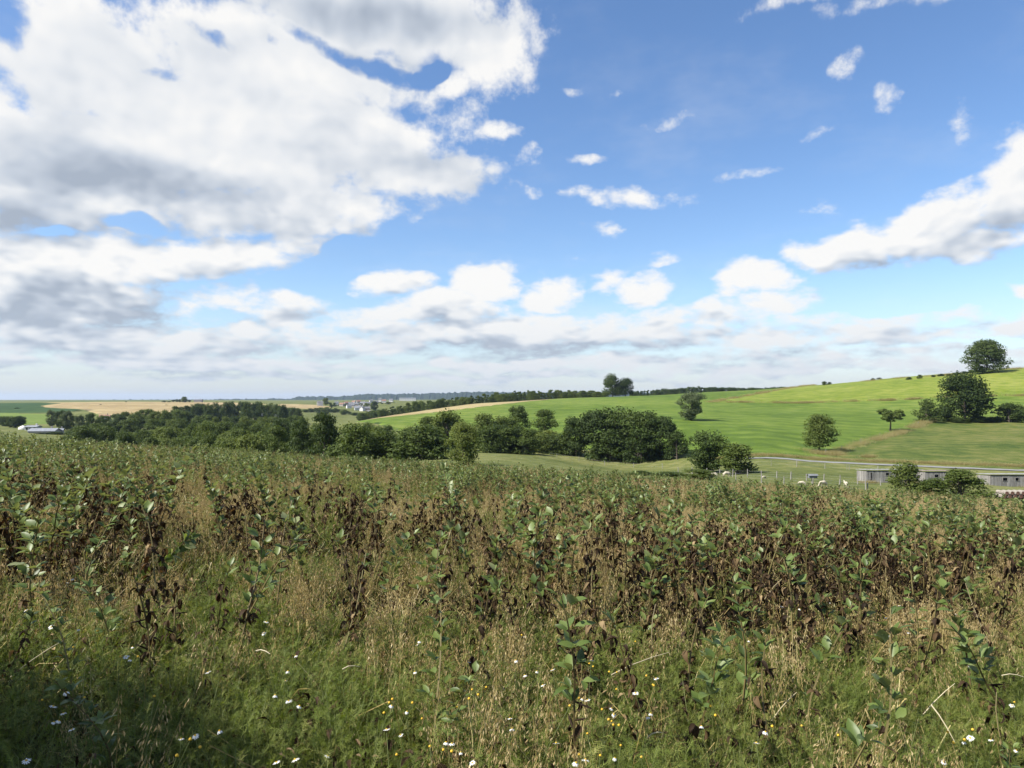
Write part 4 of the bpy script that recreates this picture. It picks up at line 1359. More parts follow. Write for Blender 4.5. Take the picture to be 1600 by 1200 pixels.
def bean_plan(seed, h, green, lean=0.0, lush=1.0):
    """where every stem piece, leaf and pod of one bean plant sits"""
    rg = random.Random(seed)
    la = rg.uniform(0, 6.28)
    def stem_at(z):
        u = z / h
        b = lean * h * u * u
        return Vector((math.cos(la) * b + 0.012 * math.sin(9 * u + seed), math.sin(la) * b + 0.012 * math.cos(8 * u + seed), z * (1 - 0.25 * lean * lean * u)))
    stem = [stem_at(h * k / 8) for k in range(9)]
    leaves = []
    nodes = int(h / 0.036)
    rot = rg.uniform(0, 6.28)
    for i in range(3, nodes):
        z = h * i / nodes
        u = i / nodes
        rot += math.pi + rg.uniform(-0.7, 0.7)
        is_green = u > 1 - green + rg.uniform(-0.10, 0.10)
        base = stem_at(z)
        out = Vector((math.cos(rot), math.sin(rot), 0))
        if is_green:
            up = rg.uniform(0.45, 1.0) + 0.6 * max(0, u - 0.7)
            pl = rg.uniform(0.02, 0.05) * (1.15 - 0.5 * u)
            nlf = rg.choice((2, 3, 3, 4))
        else:
            up = rg.uniform(-0.5, 0.55)
            pl = rg.uniform(0.015, 0.045)
            nlf = rg.choice((2, 2, 3, 4))
        pe = base + (out * math.cos(up) + Vector((0, 0, math.sin(up)))) * pl
        for k in range(nlf):
            a = rot + (k - (nlf - 1) / 2) * rg.uniform(0.7, 1.15)
            if is_green:
                el = up + rg.uniform(-0.3, 0.35)
                Ln = rg.uniform(0.054, 0.092) * lush * (0.75 if u > 0.93 else 1.0)
                kind = 'green'
            else:
                el = rg.uniform(-1.25, 0.5)
                Ln = rg.uniform(0.042, 0.072) * lush
                kind = 'dry'
            d = Vector((math.cos(a) * math.cos(el), math.sin(a) * math.cos(el), math.sin(el)))
            q = d.to_track_quat('Y', 'Z')
            Mx = Matrix.Translation(pe) @ q.to_matrix().to_4x4() @ Matrix.Rotation(rg.uniform(-0.6, 0.6), 4, 'Y') @ Matrix.Scale(Ln, 4)
            leaves.append((kind, Mx, rg.random()))
        if not is_green and u > 0.2 and rg.random() < 0.35:   # a black pod
            d = (out + Vector((0, 0, rg.uniform(-0.3, 0.9)))).normalized()
            leaves.append(('pod', Matrix.Translation(base) @ d.to_track_quat('Y', 'Z').to_matrix().to_4x4() @ Matrix.Scale(rg.uniform(0.055, 0.085), 4), rg.uniform(0, 0.35)))
    return stem, leaves


_lr = random.Random(3)
GREEN_V = [leaf_verts(1, 0.46 + 0.05 * i, _lr.uniform(0.1, 1.0), _lr.uniform(0.15, 0.5), _lr.uniform(-0.3, 0.3), 0.01, _lr) for i in range(4)]
DRY_V = [leaf_verts(1, 0.40 + 0.06 * i, _lr.uniform(0.6, 2.4), _lr.uniform(0.4, 1.1), _lr.uniform(-1.6, 1.6), 0.045, _lr) for i in range(5)]
def pod_verts():
    vs = []
    for t, r in ((0, 0.03), (0.2, 0.085), (0.7, 0.08), (1, 0.01)):
        for k in range(4):
            a = 6.2832 * k / 4
            vs.append(Vector((math.cos(a) * r, t, math.sin(a) * r * 0.7)))
    return vs
POD_V = pod_verts()
POD_F = [(i * 4 + k, i * 4 + (k + 1) % 4, (i + 1) * 4 + (k + 1) % 4, (i + 1) * 4 + k) for i in range(3) for k in range(4)]


def add_leaf(mb, kind, Mx, r, mat):
    if kind == 'pod':
        mb.add([tuple(Mx @ v) for v in POD_V], POD_F, mat, r)
    else:
        vv = GREEN_V[int(r * 97) % len(GREEN_V)] if kind == 'green' else DRY_V[int(r * 97) % len(DRY_V)]
        mb.add([tuple(Mx @ v) for v in vv], LEAF_F, mat, (r * 7.3) % 1.0 if kind == 'green' else ((r * 5.7) % 1.0) ** 1.5)


BEAN_PLANS = [bean_plan(100 + i, 0.82 + 0.05 * (i % 6), (0.42, 0.5, 0.36, 0.55, 0.28, 0.46)[i % 6], 0.12 + 0.12 * (i % 3), 1.05) for i in range(12)]
DRY_PLANS = [bean_plan(200 + i, 0.75 + 0.06 * (i % 4), (0.0, 0.12, 0.05, 0.2)[i % 4], 0.1 + 0.15 * (i % 3), 1.0) for i in range(8)]
LUSH_PLANS = [bean_plan(300 + i, 0.85 + 0.05 * (i % 4), (0.62, 0.7, 0.8, 0.55)[i % 4], 0.1 + 0.1 * (i % 3), 1.12) for i in range(6)]


def stem_mb(plan, mat=0):
    mb = MB()
    stem = plan[0]
    mb.tube(stem, [0.0078 - 0.005 * k / 8 for k in range(9)], 4, mat, 0.5)
    return mb


def plan_meshes(key, plan):
    """a plant as a stem mesh, a green foliage mesh and a withered foliage mesh"""
    s = stem_mb(plan).mesh('stem_' + key, M['bean_stem'])
    g, d = MB(), MB()
    for (kind, Mx, r) in plan[1]:
        add_leaf(g if kind == 'green' else d, kind, Mx, r, 0)
    gm = g.mesh('green_foliage_' + key, M['bean_leaf'], True) if g.f else None
    dm = d.mesh('withered_foliage_' + key, M['bean_dry'], True) if d.f else None
    return s, gm, dm


def whole_mesh(key, plan):
    mb = stem_mb(plan)
    for (kind, Mx, r) in plan[1]:
        add_leaf(mb, kind, Mx, r, 1 if kind == 'green' else 2)
    return mb.mesh('bean_' + key, [M['bean_stem'], M['bean_leaf'], M['bean_dry']], True)


LEAF_MESH = {}
def leaf_mesh(kind, r):
    """shared single-leaf meshes for the nearest plants"""
    k = int(r * 97)
    key = (kind, k % (len(GREEN_V) if kind == 'green' else len(DRY_V) if kind == 'dry' else 1), int(r * 7) % 4)
    if key not in LEAF_MESH:
        mb = MB()
        add_leaf(mb, kind, Matrix.Identity(4), r, 0)
        LEAF_MESH[key] = mb.mesh('leaf_' + kind, M['bean_leaf'] if kind == 'green' else M['bean_dry'], True)
    return LEAF_MESH[key]


# ---- scattered cover, one object for each kind nobody could count
def scatter(name, variants, pts, rot, scl, vid, kind='stuff'):
    coll = bpy.data.collections.new(name + '_forms')
    for i, me in enumerate(variants):
        o = bpy.data.objects.new(f'{name}_form_{i:02d}', me)
        coll.objects.link(o)
    me = bpy.data.meshes.new(name)
    me.from_pydata(np.asarray(pts).tolist(), [], [])
    a = me.attributes.new('rot', 'FLOAT_VECTOR', 'POINT'); a.data.foreach_set('vector', np.asarray(rot, dtype=np.float32).ravel())
    a = me.attributes.new('scl', 'FLOAT_VECTOR', 'POINT'); a.data.foreach_set('vector', np.asarray(scl, dtype=np.float32).ravel())
    a = me.attributes.new('vid', 'INT', 'POINT'); a.data.foreach_set('value', np.asarray(vid, dtype=np.int32))
    ob = link(name, me)
    tag(ob, kind=kind)
    ng = bpy.data.node_groups.new(name, 'GeometryNodeTree')
    ng.interface.new_socket('Geometry', in_out='INPUT', socket_type='NodeSocketGeometry')
    ng.interface.new_socket('Geometry', in_out='OUTPUT', socket_type='NodeSocketGeometry')
    gi = ng.nodes.new('NodeGroupInput'); go = ng.nodes.new('NodeGroupOutput')
    ci = ng.nodes.new('GeometryNodeCollectionInfo')
    ci.inputs['Collection'].default_value = coll
    ci.inputs['Separate Children'].default_value = True
    ci.inputs['Reset Children'].default_value = True
    ip = ng.nodes.new('GeometryNodeInstanceOnPoints')
    ip.inputs['Pick Instance'].default_value = True
    def na(n, t):
        x = ng.nodes.new('GeometryNodeInputNamedAttribute'); x.data_type = t; x.inputs['Name'].default_value = n
        return x.outputs['Attribute']
    ng.links.new(gi.outputs[0], ip.inputs['Points'])
    ng.links.new(ci.outputs[0], ip.inputs['Instance'])
    ng.links.new(na('vid', 'INT'), ip.inputs['Instance Index'])
    ng.links.new(na('rot', 'FLOAT_VECTOR'), ip.inputs['Rotation'])
    ng.links.new(na('scl', 'FLOAT_VECTOR'), ip.inputs['Scale'])
    ng.links.new(ip.outputs[0], go.inputs[0])
    m = ob.modifiers.new('scatter', 'NODES')
    m.node_group = ng
    return ob


def oat_clump(seed, n=6):
    rg = random.Random(seed)
    mb = MB()
    for c in range(n):
        x, y = rg.gauss(0, 0.07), rg.gauss(0, 0.07)
        h = rg.uniform(0.36, 0.66)
        la = rg.uniform(0, 6.28); ln = rg.uniform(0.03, 0.16)
        def P(u): return Vector((x + math.cos(la) * ln * u * u, y + math.sin(la) * ln * u * u, h * u))
        t0 = rg.random()
        mb.tube([P(k / 4) for k in range(5)], [0.0024, 0.0022, 0.0019, 0.0015, 0.0008], 3, 0, t0)
        for k in range(rg.randint(15, 24)):                       # drooping spikelets
            u = rg.uniform(0.66, 1.0)
            b = P(u)
            a = rg.uniform(0, 6.28)
            r = rg.uniform(0.008, 0.045) * (1.2 - u * 0.6)
            p = b + Vector((math.cos(a) * r, math.sin(a) * r, rg.uniform(-0.012, 0.012)))
            mb.add([tuple(b), tuple(p + Vector((0.0007, 0, 0.0))), tuple(p - Vector((0.0007, 0, 0)))], [(0, 1, 2)], 0, t0)
            L = rg.uniform(0.017, 0.026); W = L * rg.uniform(0.15, 0.25)
            d = Vector((math.cos(a) * 0.4, math.sin(a) * 0.4, -1)).normalized()
            sd = d.cross(Vector((math.sin(a * 3), math.cos(a * 3), 0.2))).normalized()
            t = rg.random()
            for o in (-1, 1):
                s2 = (sd * math.cos(0.5 * o) + d.cross(sd) * math.sin(0.5 * o))
                mb.add([tuple(p), tuple(p + d * L * 0.45 + s2 * W), tuple(p + d * L), tuple(p + d * L * 0.45 - s2 * W * 0.2)], [(0, 1, 2, 3)], 1, t)
        if rg.random() < 0.7:                                      # a dry flag leaf
            b = P(rg.uniform(0.25, 0.55)); a = rg.uniform(0, 6.28)
            o = Vector((math.cos(a), math.sin(a), 0)); s = Vector((-o.y, o.x, 0)) * 0.004
            L = rg.uniform(0.1, 0.2)
            q1 = b + o * L * 0.5 + Vector((0, 0, 0.05)); q2 = b + o * L - Vector((0, 0, rg.uniform(0, 0.1)))
            mb.add([tuple(b - s), tuple(b + s), tuple(q1 + s), tuple(q1 - s), tuple(q2)], [(0, 1, 2, 3), (3, 2, 4)], 0, rg.random())
    return mb.mesh('oat_clump', [M['oat_stalk'], M['oat']])


def weed_clump(seed, h=0.42, n=9, spread=0.13):
    """feathery mayweed: forked stems with thread-like leaves"""
    rg = random.Random(seed)
    mb = MB()
    for c in range(n):
        x, y = rg.gauss(0, spread * 0.5), rg.gauss(0, spread * 0.5)
        hh = h * rg.uniform(0.6, 1.15)
        la = rg.uniform(0, 6.28); ln = rg.uniform(0.05, 0.18)
        def P(u): return Vector((x + math.cos(la) * ln * u, y + math.sin(la) * ln * u, hh * u))
        tt = rg.random()
        mb.tube([P(0), P(0.5), P(1)], [0.0022, 0.0018, 0.0009], 3, 1, tt)
        for k in range(9):
            u = 0.25 + 0.75 * (k + rg.random()) / 9
            b = P(u); a = rg.uniform(0, 6.28); el = rg.uniform(0.1, 1.0)
            d = Vector((math.cos(a) * math.cos(el), math.sin(a) * math.cos(el), math.sin(el)))
            L = rg.uniform(0.04, 0.085)
            s = d.cross(Vector((0, 0, 1))).normalized()
            mb.add([tuple(b - s * 0.0012), tuple(b + s * 0.0012), tuple(b + d * L)], [(0, 1, 2)], 0, tt)
            up = s.cross(d)
            for j in range(6):
                q = b + d * L * (0.2 + 0.13 * j)
                for o in (-1, 1):
                    e = (d * 0.7 + s * o * rg.uniform(0.6, 1.1) + up * rg.uniform(-0.5, 0.8)).normalized() * L * rg.uniform(0.22, 0.42)
                    f = e.cross(up).normalized() * 0.0013
                    mb.add([tuple(q - f), tuple(q + f), tuple(q + e)], [(0, 1, 2)], 0, tt * 0.6 + rg.random() * 0.4)
    return mb.mesh('weed_clump', [M['weed'], M['flower_stem']])


def grass_tuft(seed, h=0.3, n=26, mat='grass_blade', spread=0.09):
    rg = random.Random(seed)
    mb = MB()
    for c in range(n):
        b = Vector((rg.gauss(0, spread), rg.gauss(0, spread), 0))
        a = rg.uniform(0, 6.28); o = Vector((math.cos(a), math.sin(a), 0)); s = Vector((-o.y, o.x, 0)) * rg.uniform(0.0016, 0.0032)
        L = h * rg.uniform(0.5, 1.25); k = rg.uniform(0.15, 0.8)
        p1 = b + o * L * 0.2 * k + Vector((0, 0, L * 0.5)); p2 = b + o * L * 0.55 * k + Vector((0, 0, L * 0.85)); p3 = b + o * L * k + Vector((0, 0, L * (1.05 - 0.35 * k)))
        mb.add([tuple(b - s), tuple(b + s), tuple(p1 + s), tuple(p1 - s), tuple(p2 + s * 0.7), tuple(p2 - s * 0.7), tuple(p3)], [(0, 1, 2, 3), (3, 2, 4, 5), (5, 4, 6)], 0, rg.random())
    return mb.mesh('grass_tuft', M[mat])


def dead_tangle(seed):
    """dry stalks and shrivelled leaves lying near the soil"""
    rg = random.Random(seed)
    mb = MB()
    for c in range(16):
        b = Vector((rg.gauss(0, 0.12), rg.gauss(0, 0.12), rg.uniform(0.0, 0.08)))
        a = rg.uniform(0, 6.28); L = rg.uniform(0.1, 0.35)
        e = b + Vector((math.cos(a) * L, math.sin(a) * L, rg.uniform(0.0, 0.22)))
        mb.tube([b, b.lerp(e, 0.5) + Vector((0, 0, 0.03)), e], 0.0018, 3, 0, rg.random())
    for c in range(30):
        a = rg.uniform(0, 6.28); el = rg.uniform(-0.6, 0.9)
        d = Vector((math.cos(a) * math.cos(el), math.sin(a) * math.cos(el), math.sin(el)))
        Mx = Matrix.Translation((rg.gauss(0, 0.12), rg.gauss(0, 0.12), rg.uniform(0.02, 0.3))) @ d.to_track_quat('Y', 'Z').to_matrix().to_4x4() @ Matrix.Scale(rg.uniform(0.03, 0.055), 4)
        add_leaf(mb, 'dry', Mx, rg.random(), 1)
    return mb.mesh('dead_tangle', [M['oat_stalk'], M['bean_dry']])


# ---- where things grow
def sample(n, d0, d1, margin=1.22):
    """points spread evenly over the ground the camera looks over, plus a margin at the sides"""
    half = 800 / FPX * margin
    d = np.sqrt(RNG.uniform(d0 * d0, d1 * d1, n))
    x = RNG.uniform(-1, 1, n) * (half * d + 0.8)
    return x, d


EDGE_X = P_BEAN[:10, 0]; EDGE_Y = P_BEAN[:10, 1]
def in_field(x, y, inset=0.0):
    return y < np.interp(x, EDGE_X, EDGE_Y) - inset


def bean_weight(x, y):
    t = x / np.maximum(y, 0.5)
    patch = fbm(x / 1.5 + 3, y / 2.2, 21, 3)
    far = fbm(x / 5.0, y / 8.0, 22, 3)
    ragged = fbm(x / 1.3 + 5, y / 1.3, 25, 3) - 0.5
    yj = y + ragged * 6.5
    near = sstep(0.0, 0.25, t + ragged * 0.5) * sstep(3.7, 6.0, yj)         # dense stand at the right
    left = 0.46 * sstep(4.4, 6.8, yj) * (1 - sstep(0.05, 0.2, t))
    leftrim = 0.6 * sstep(-0.45, -0.62, t) * sstep(5.2, 6.5, y)
    mid = sstep(8.5, 13, y + 6 * np.clip(t, -0.4, 0.4))
    w = np.maximum(np.maximum(near * 0.9, left + leftrim), mid * 0.9)
    w = w * (0.06 + 1.3 * sstep(0.41, 0.58, patch)) 
    w = np.where(y > 12, w * (0.30 + 0.75 * sstep(0.40, 0.62, far)), w)
    near_few = 0.10 * sstep(0.46, 0.56, fbm(x / 0.8 + 9, y / 0.8, 24, 2)) * (y < 5.2) * (0.5 + sstep(-0.2, 0.5, t))
    return np.clip(w + near_few, 0, 1)


def green_share(x, y):
    """0 withered .. 1 lush"""
    t = x / np.maximum(y, 0.5)
    g = 0.24 + 0.20 * sstep(7, 16, y) + 0.34 * sstep(0.0, -0.5, t) * sstep(10, 22, y) - 0.32 * sstep(0.1, 0.4, t) * (1 - sstep(6, 11, y))
    g = g - 0.16 * sstep(20, 45, y) * sstep(-0.2, 0.2, t)
    return np.clip(g + (fbm(x / 2.0, y / 3.0, 33, 3) - 0.5) * 0.9, 0, 1)


# bean plants stand in drilled rows that run away from the camera
def bean_rows():
    X, Y = [], []
    for (d0, d1, sx, sy) in ((2.6, 12, 0.42, 0.20), (12, 32, 0.46, 0.24), (32, 98, 0.62, 0.40)):
        xs = np.arange(-90, 95, sx)
        ys = np.arange(d0, d1, sy)
        gx, gy = np.meshgrid(xs, ys)
        gx = gx.ravel() + RNG.normal(0, sx * 0.16, gx.size); gy = gy.ravel() + RNG.uniform(-sy / 2, sy / 2, gy.size)
        gx = gx + gy * 0.05
        k = np.abs(gx) < (800 / FPX * 1.22 * gy + 1.0)
        X.append(gx[k]); Y.append(gy[k])
    x = np.concatenate(X); y = np.concatenate(Y)
    k = (RNG.random(x.size) < bean_weight(x, y)) & in_field(x, y)
    return x[k], y[k]


bx, by = bean_rows()
g = green_share(bx, by) + RNG.normal(0, 0.14, bx.size)
bz = ground_z(bx, by)
brot = np.stack([RNG.normal(0, 0.10, bx.size), RNG.normal(0, 0.10, bx.size), RNG.uniform(0, 6.28, bx.size)], -1)
bs = RNG.uniform(0.84, 1.22, bx.size) * np.interp(by, [3, 4.5, 6, 9, 14, 40, 60, 61], [0.9, 1.0, 1.14, 1.15, 1.05, 0.96, 0.9, 0.86])
ALL_PLANS = BEAN_PLANS + DRY_PLANS + LUSH_PLANS
bvid = np.where(g < 0.34, 12 + RNG.integers(0, 8, bx.size), np.where(g > 0.72, 20 + RNG.integers(0, 6, bx.size), RNG.integers(0, 12, bx.size)))

# the plants one can make out singly in the photograph: column, row of the tip, height, plan
HERO = [
    (366, 826, 0.95, ('b', 3), 'bean plant with a fresh green tip, left of the dark withered cluster'),
    (440, 800, 0.95, ('d', 1), 'dark withered bean plant in the middle of the left cluster'),
    (478, 782, 0.98, ('b', 2), 'tall bean plant with leaning leaves right of the dark cluster'),
    (412, 812, 0.85, ('d', 3), 'short blackish bean plant between the green tip and the dark cluster'),
    (531, 868, 0.85, ('d', 0), 'small dark bean plant with pale leaf rims right of the cluster'),
    (122, 752, 1.05, ('l', 1), 'broad-leaved dark green bean plant, tallest of the left clump'),
    (62, 790, 0.95, ('l', 0), 'upright dark green bean plant at the left of the left clump'),
    (192, 800, 0.8, ('b', 1), 'bean plant right of the left clump against tan oats'),
    (30, 740, 0.95, ('d', 2), 'withered bean plant at the left picture edge'),
    (690, 832, 0.95, ('b', 0), 'bean plant with dark pointed tip leaves above the tan oats'),
    (742, 845, 0.9, ('b', 5), 'bushy green-tipped bean plant right of the dark pointed one'),
    (596, 818, 0.9, ('b', 4), 'slim bean plant among tan oats left of the centre'),
    (640, 832, 0.9, ('b', 2), 'green-tipped bean plant just left of the centre'),
    (681, 932, 0.85, ('l', 2), 'pale broad-leaved bean plant alone in the foreground weeds'),
    (700, 1036, 0.62, ('l', 3), 'short bean shoot with two pale leaves in the foreground centre'),
    (187, 1046, 0.6, ('l', 1), 'bean shoot with drooping grey leaves in the shaded lower left'),
    (118, 914, 0.75, ('l', 0), 'large-leaved bean plant in the shaded weeds at the left'),
    (896, 903, 0.98, ('b', 1), 'bean plant with a large green top leaf, right of the foreground centre'),
    (1068, 952, 0.85, ('b', 4), 'bean plant with pale tip leaves before the brown stand'),
    (1378, 968, 0.95, ('b', 3), 'bean plant with a blackened hanging leaf at the lower right'),
    (1250, 948, 0.85, ('b', 0), 'bean plant amid daisies right of the brown stand'),
    (1572, 1140, 0.5, ('l', 2), 'bean shoot with a grey rounded leaf at the lower right corner'),
    (1155, 908, 0.9, ('l', 3), 'bean plant with a bright yellow-green tip in the brown stand'),
    (1440, 866, 0.95, ('l', 0), 'bright green bean top standing out of the brown stand at the right'),
    (1330, 850, 0.95, ('b', 5), 'green-topped bean plant in the middle of the right stand'),
    (1540, 905, 0.95, ('b', 2), 'bean plant with pale leaves near the right edge'),
    (1000, 842, 0.95, ('l', 1), 'leafy green bean plant at the left of the right stand'),
    (880, 800, 0.95, ('l', 3), 'leafy bean plant above the tan oats right of the centre'),
    (1590, 930, 0.9, ('b', 1), 'bean plant cut by the right picture edge'),
    (810, 815, 0.95, ('b', 4), 'green-tipped bean plant at the rear of the tan oats'),
]


def hero_spot(px, py, h):
    """walk out along the line of sight until a plant of that height touches it"""
    d = 1.5
    while d < 40:
        x = (px - 800) / FPX * d
        if EYE - (py - HOR) / FPX * d <= gz(x, d) + h:
            return x, d
        d += 0.05
    return x, d


BG = 'bean plants standing in the near field'
def plant_with_leaves(x, y, rz, s, plan, label, tilt=(0, 0), each_leaf=True, name='bean_plant', stem_only=None):
    root = empty(name, (x, y, gz(x, y) - 0.01))
    root.rotation_euler = (tilt[0], tilt[1], rz)
    root.scale = (s, s, s)
    tag(root, label, 'bean plant', BG)
    stem_me = plan.setdefault('stem', None) or stem_mb(plan['plan']).mesh('stem', M['bean_stem'])
    plan['stem'] = stem_me
    link('stem', stem_me, root)
    for (kind, Mx, r) in plan['plan'][1]:
        o = bpy.data.objects.new({'green': 'leaf', 'dry': 'withered_leaf', 'pod': 'pod'}[kind], leaf_mesh(kind, r))
        COL.objects.link(o)
        o.parent = root
        o.matrix_local = Mx
    return root


PL = {'b': [{'plan': p} for p in BEAN_PLANS], 'd': [{'plan': p} for p in DRY_PLANS], 'l': [{'plan': p} for p in LUSH_PLANS]}
PARTS = {}
hero_xy = []
for (px, py, h, (k, i), lb) in HERO:
    x, y = hero_spot(px, py, h * 1.14)
    pl = {'plan': bean_plan(int(px * 7 + py), 0.9, {'b': 0.5, 'd': 0.1, 'l': 0.72}[k] + 0.05 * (i % 3 - 1), random.uniform(0.1, 0.42), random.uniform(0.8, 1.02))}
    s = 1.14 * h / pl['plan'][0][-1].z
    plant_with_leaves(x, y, random.uniform(0, 6.28), s, pl, lb, (random.uniform(-0.18, 0.18), random.uniform(-0.18, 0.18)))
    hero_xy.append((x, y))
hero_xy = np.array(hero_xy)
dmin = np.min(np.hypot(bx[:, None] - hero_xy[None, :, 0], by[:, None] - hero_xy[None, :, 1]), axis=1)
ok = dmin > 0.16
bx, by, bz, brot, bs, bvid = bx[ok], by[ok], bz[ok], brot[ok], bs[ok], bvid[ok]
# a stalk that has keeled over, its leaves showing their pale undersides
fx, fy = hero_spot(165, 925, 0.12)
plant_with_leaves(fx, fy, 0.0, 1.15, {'plan': bean_plan(401, 0.95, 0.75, 0.25, 1.25)}, 'keeled-over bean stalk with pale leaves pointing right', (0.1, 1.12))
fx, fy = hero_spot(40, 800, 0.3)
plant_with_leaves(fx, fy, 0.3, 1.0, {'plan': bean_plan(402, 0.9, 0.4, 0.2, 1.0)}, 'bent bean stalk leaning right at the upper left of the field', (0.1, 0.9))

# the largest remaining plants as individuals
inview = np.abs(bx / by) < 800 / FPX
order = np.argsort(np.where(inview, by, 1e9))[:255]
part_cache = {}
def zone(x, y, v, sc):
    t = x / y
    side = ('at the left edge', 'on the left', 'left of centre', 'just left of centre', 'just right of centre', 'right of centre', 'on the right', 'at the right edge')[int(np.clip((t + 0.7) / 1.4 * 8, 0, 7))]
    look = 'half green bean plant' if v < 12 else 'brown withered bean plant' if v < 20 else 'lush green bean plant'
    size = 'short' if sc < 0.97 else 'tall' if sc > 1.12 else 'middling'
    dep = 'nearest the camera' if y < 5.6 else 'in the second line' if y < 6.6 else 'in the middle field' if y < 8 else 'farther back'
    return f'{size} {look} {side}, {dep}'
for j in order:
    v = int(bvid[j])
    if v not in part_cache:
        part_cache[v] = plan_meshes(f'{v}', ALL_PLANS[v])
    s_, g_, d_ = part_cache[v]
    root = empty('bean_plant', (bx[j], by[j], bz[j] - 0.01))
    root.rotation_euler = brot[j]
    root.scale = (bs[j],) * 3
    tag(root, zone(bx[j], by[j], v, bs[j]), 'bean plant', BG)
    link('stem', s_, root)
    if g_: link('green_foliage', g_, root)
    if d_: link('withered_foliage', d_, root)
rest = np.ones(bx.size, dtype=bool); rest[order] = False
print('bean plants', bx.size)
scatter('bean_crop', [whole_mesh(f'{i:02d}', p) for i, p in enumerate(ALL_PLANS)],
        np.stack([bx, by, bz - 0.01], -1)[rest], brot[rest], np.repeat(bs[rest][:, None], 3, 1), bvid[rest])

# ---- oats, mayweed, grass and litter between them
def cover(name, variants, dens, n, d0, d1, smin, smax, tilt=0.12, zs=1.0, margin=1.2):
    x, y = sample(n, d0, d1, margin)
    k = (RNG.random(n) < dens(x, y)) & in_field(x, y)
    return x[k], y[k]


def multi_cover(name, variants, layers, smin, smax, tilt=0.20):
    X, Y, Sx = [], [], []
    for (n, d0, d1, dens, sc) in layers:
        x, y = sample(n, d0, d1)
        k = (RNG.random(n) < dens(x, y)) & in_field(x, y)
        X.append(x[k]); Y.append(y[k]); Sx.append(np.full(k.sum(), sc))
    x = np.concatenate(X); y = np.concatenate(Y); sc = np.concatenate(Sx) * RNG.uniform(smin, smax, x.size)
    rot = np.stack([RNG.normal(0, tilt, x.size), RNG.normal(0, tilt, x.size), RNG.uniform(0, 6.28, x.size)], -1)
    print(name, x.size)
    return scatter(name, variants, np.stack([x, y, ground_z(x, y) - 0.01], -1), rot, np.repeat(sc[:, None], 3, 1), RNG.integers(0, len(variants), x.size))


def oat_w(x, y):
    t = x / np.maximum(y, 0.5)
    p = fbm(x / 0.9, y / 1.2, 41, 3)
    b = np.clip(bean_weight(x, y), 0, 1)
    w = sstep(0.44, 0.58, p) * (1 - 0.85 * b)
    w = w * np.where(y < 4.8, 0.72, 1.0)
    w = w * (1 - 0.55 * sstep(0.3, -0.6, t) * sstep(14, 24, y))
    return np.clip(w * 0.9 + 0.05, 0, 1)


def weed_w(x, y):
    t = x / np.maximum(y, 0.5)
    p = fbm(x / 1.1 + 40, y / 1.4, 51, 3)
    b = np.clip(bean_weight(x, y), 0, 1)
    w = sstep(0.40, 0.56, p) * (1 - 0.8 * b)
    w = np.where(y < 5.5, np.maximum(w, 0.5 * sstep(0.3, 0.5, p) + 0.35), w * (0.5 + 0.5 * sstep(0.15, -0.25, t)))
    return np.clip(w, 0, 1)


multi_cover('oats', [oat_clump(500 + i) for i in range(8)],
            [(2300, 1.2, 8, oat_w, 0.95), (9000, 8, 18, oat_w, 1.12), (20000, 18, 45, oat_w, 1.42), (17000, 45, 96, oat_w, 1.45)], 0.8, 1.15)
multi_cover('mayweed', [weed_clump(600 + i) for i in range(7)],
            [(4600, 1.0, 6, weed_w, 0.9), (6500, 6, 14, weed_w, 1.05), (12000, 14, 40, lambda x, y: weed_w(x, y) * 0.85, 1.45)], 0.7, 1.2)
multi_cover('grass', [grass_tuft(700 + i) for i in range(5)],
            [(1300, 1.0, 7, lambda x, y: 0.12 + 0.5 * sstep(0.45, 0.6, fbm(x / 1.3, y / 1.3, 91, 2)), 0.9), (3500, 7, 16, lambda x, y: 0.5 + 0 * x, 1.15)], 0.7, 1.3)
multi_cover('litter', [dead_tangle(800 + i) for i in range(5)],
            [(2000, 1.0, 8, lambda x, y: 0.55 * sstep(0.48, 0.62, fbm(x / 0.7, y / 0.7, 77, 2)) + 0.1 + 0.75 * np.clip(bean_weight(x, y), 0, 1), 1.0), (5000, 8, 22, lambda x, y: 0.3 + 0.6 * np.clip(bean_weight(x, y), 0, 1), 1.2)], 0.8, 1.4)

# dry verge grass by the road, the boundary strip and the field edge beyond
def band(line, n, w):
    pts = np.array([xy(*q) for q in line])
    seg = np.hypot(*(pts[1:] - pts[:-1]).T); cum = np.concatenate([[0], np.cumsum(seg)])
    s = RNG.uniform(0, cum[-1], n)
    x = np.interp(s, cum, pts[:, 0]) + RNG.normal(0, w, n); y = np.interp(s, cum, pts[:, 1]) + RNG.normal(0, w, n)
    return x, y
bands = [band([(1110, 170), (1180, 163.5), (1290, 158), (1400, 152.5), (1600, 146), (1800, 148)], 1500, 0.7), band([(1290, 170), (1330, 192), (1440, 272), (1460, 299)], 900, 0.9),
         band([(1110, 441), (1250, 416), (1400, 396), (1600, 381), (1800, 378)], 1300, 0.5), band([(1110, 441), (1190, 519), (1250, 589), (1272, 640)], 900, 1.0),
         band([(1275, 176), (1290, 172), (1310, 175)], 260, 1.6), band([(1352, 166), (1366, 166)], 70, 0.7), band([(1346, 116.4), (1432, 116.4)], 160, 0.25), band([(1537, 113.4), (1640, 113.4)], 200, 0.25), band([(1340, 560), (1400, 535), (1480, 505), (1600, 490)], 400, 1.0)]
x = np.concatenate([b[0] for b in bands]); y = np.concatenate([b[1] for b in bands])
k = fbm(x / 6.0, y / 6.0, 61, 3) + RNG.normal(0, 0.08, x.size) > 0.43
x, y = x[k], y[k]
rot = np.stack([RNG.normal(0, 0.1, x.size), RNG.normal(0, 0.1, x.size), RNG.uniform(0, 6.28, x.size)], -1)
sc = RNG.uniform(2.0, 4.2, x.size) * np.clip(y / 220, 0.5, 1.5)
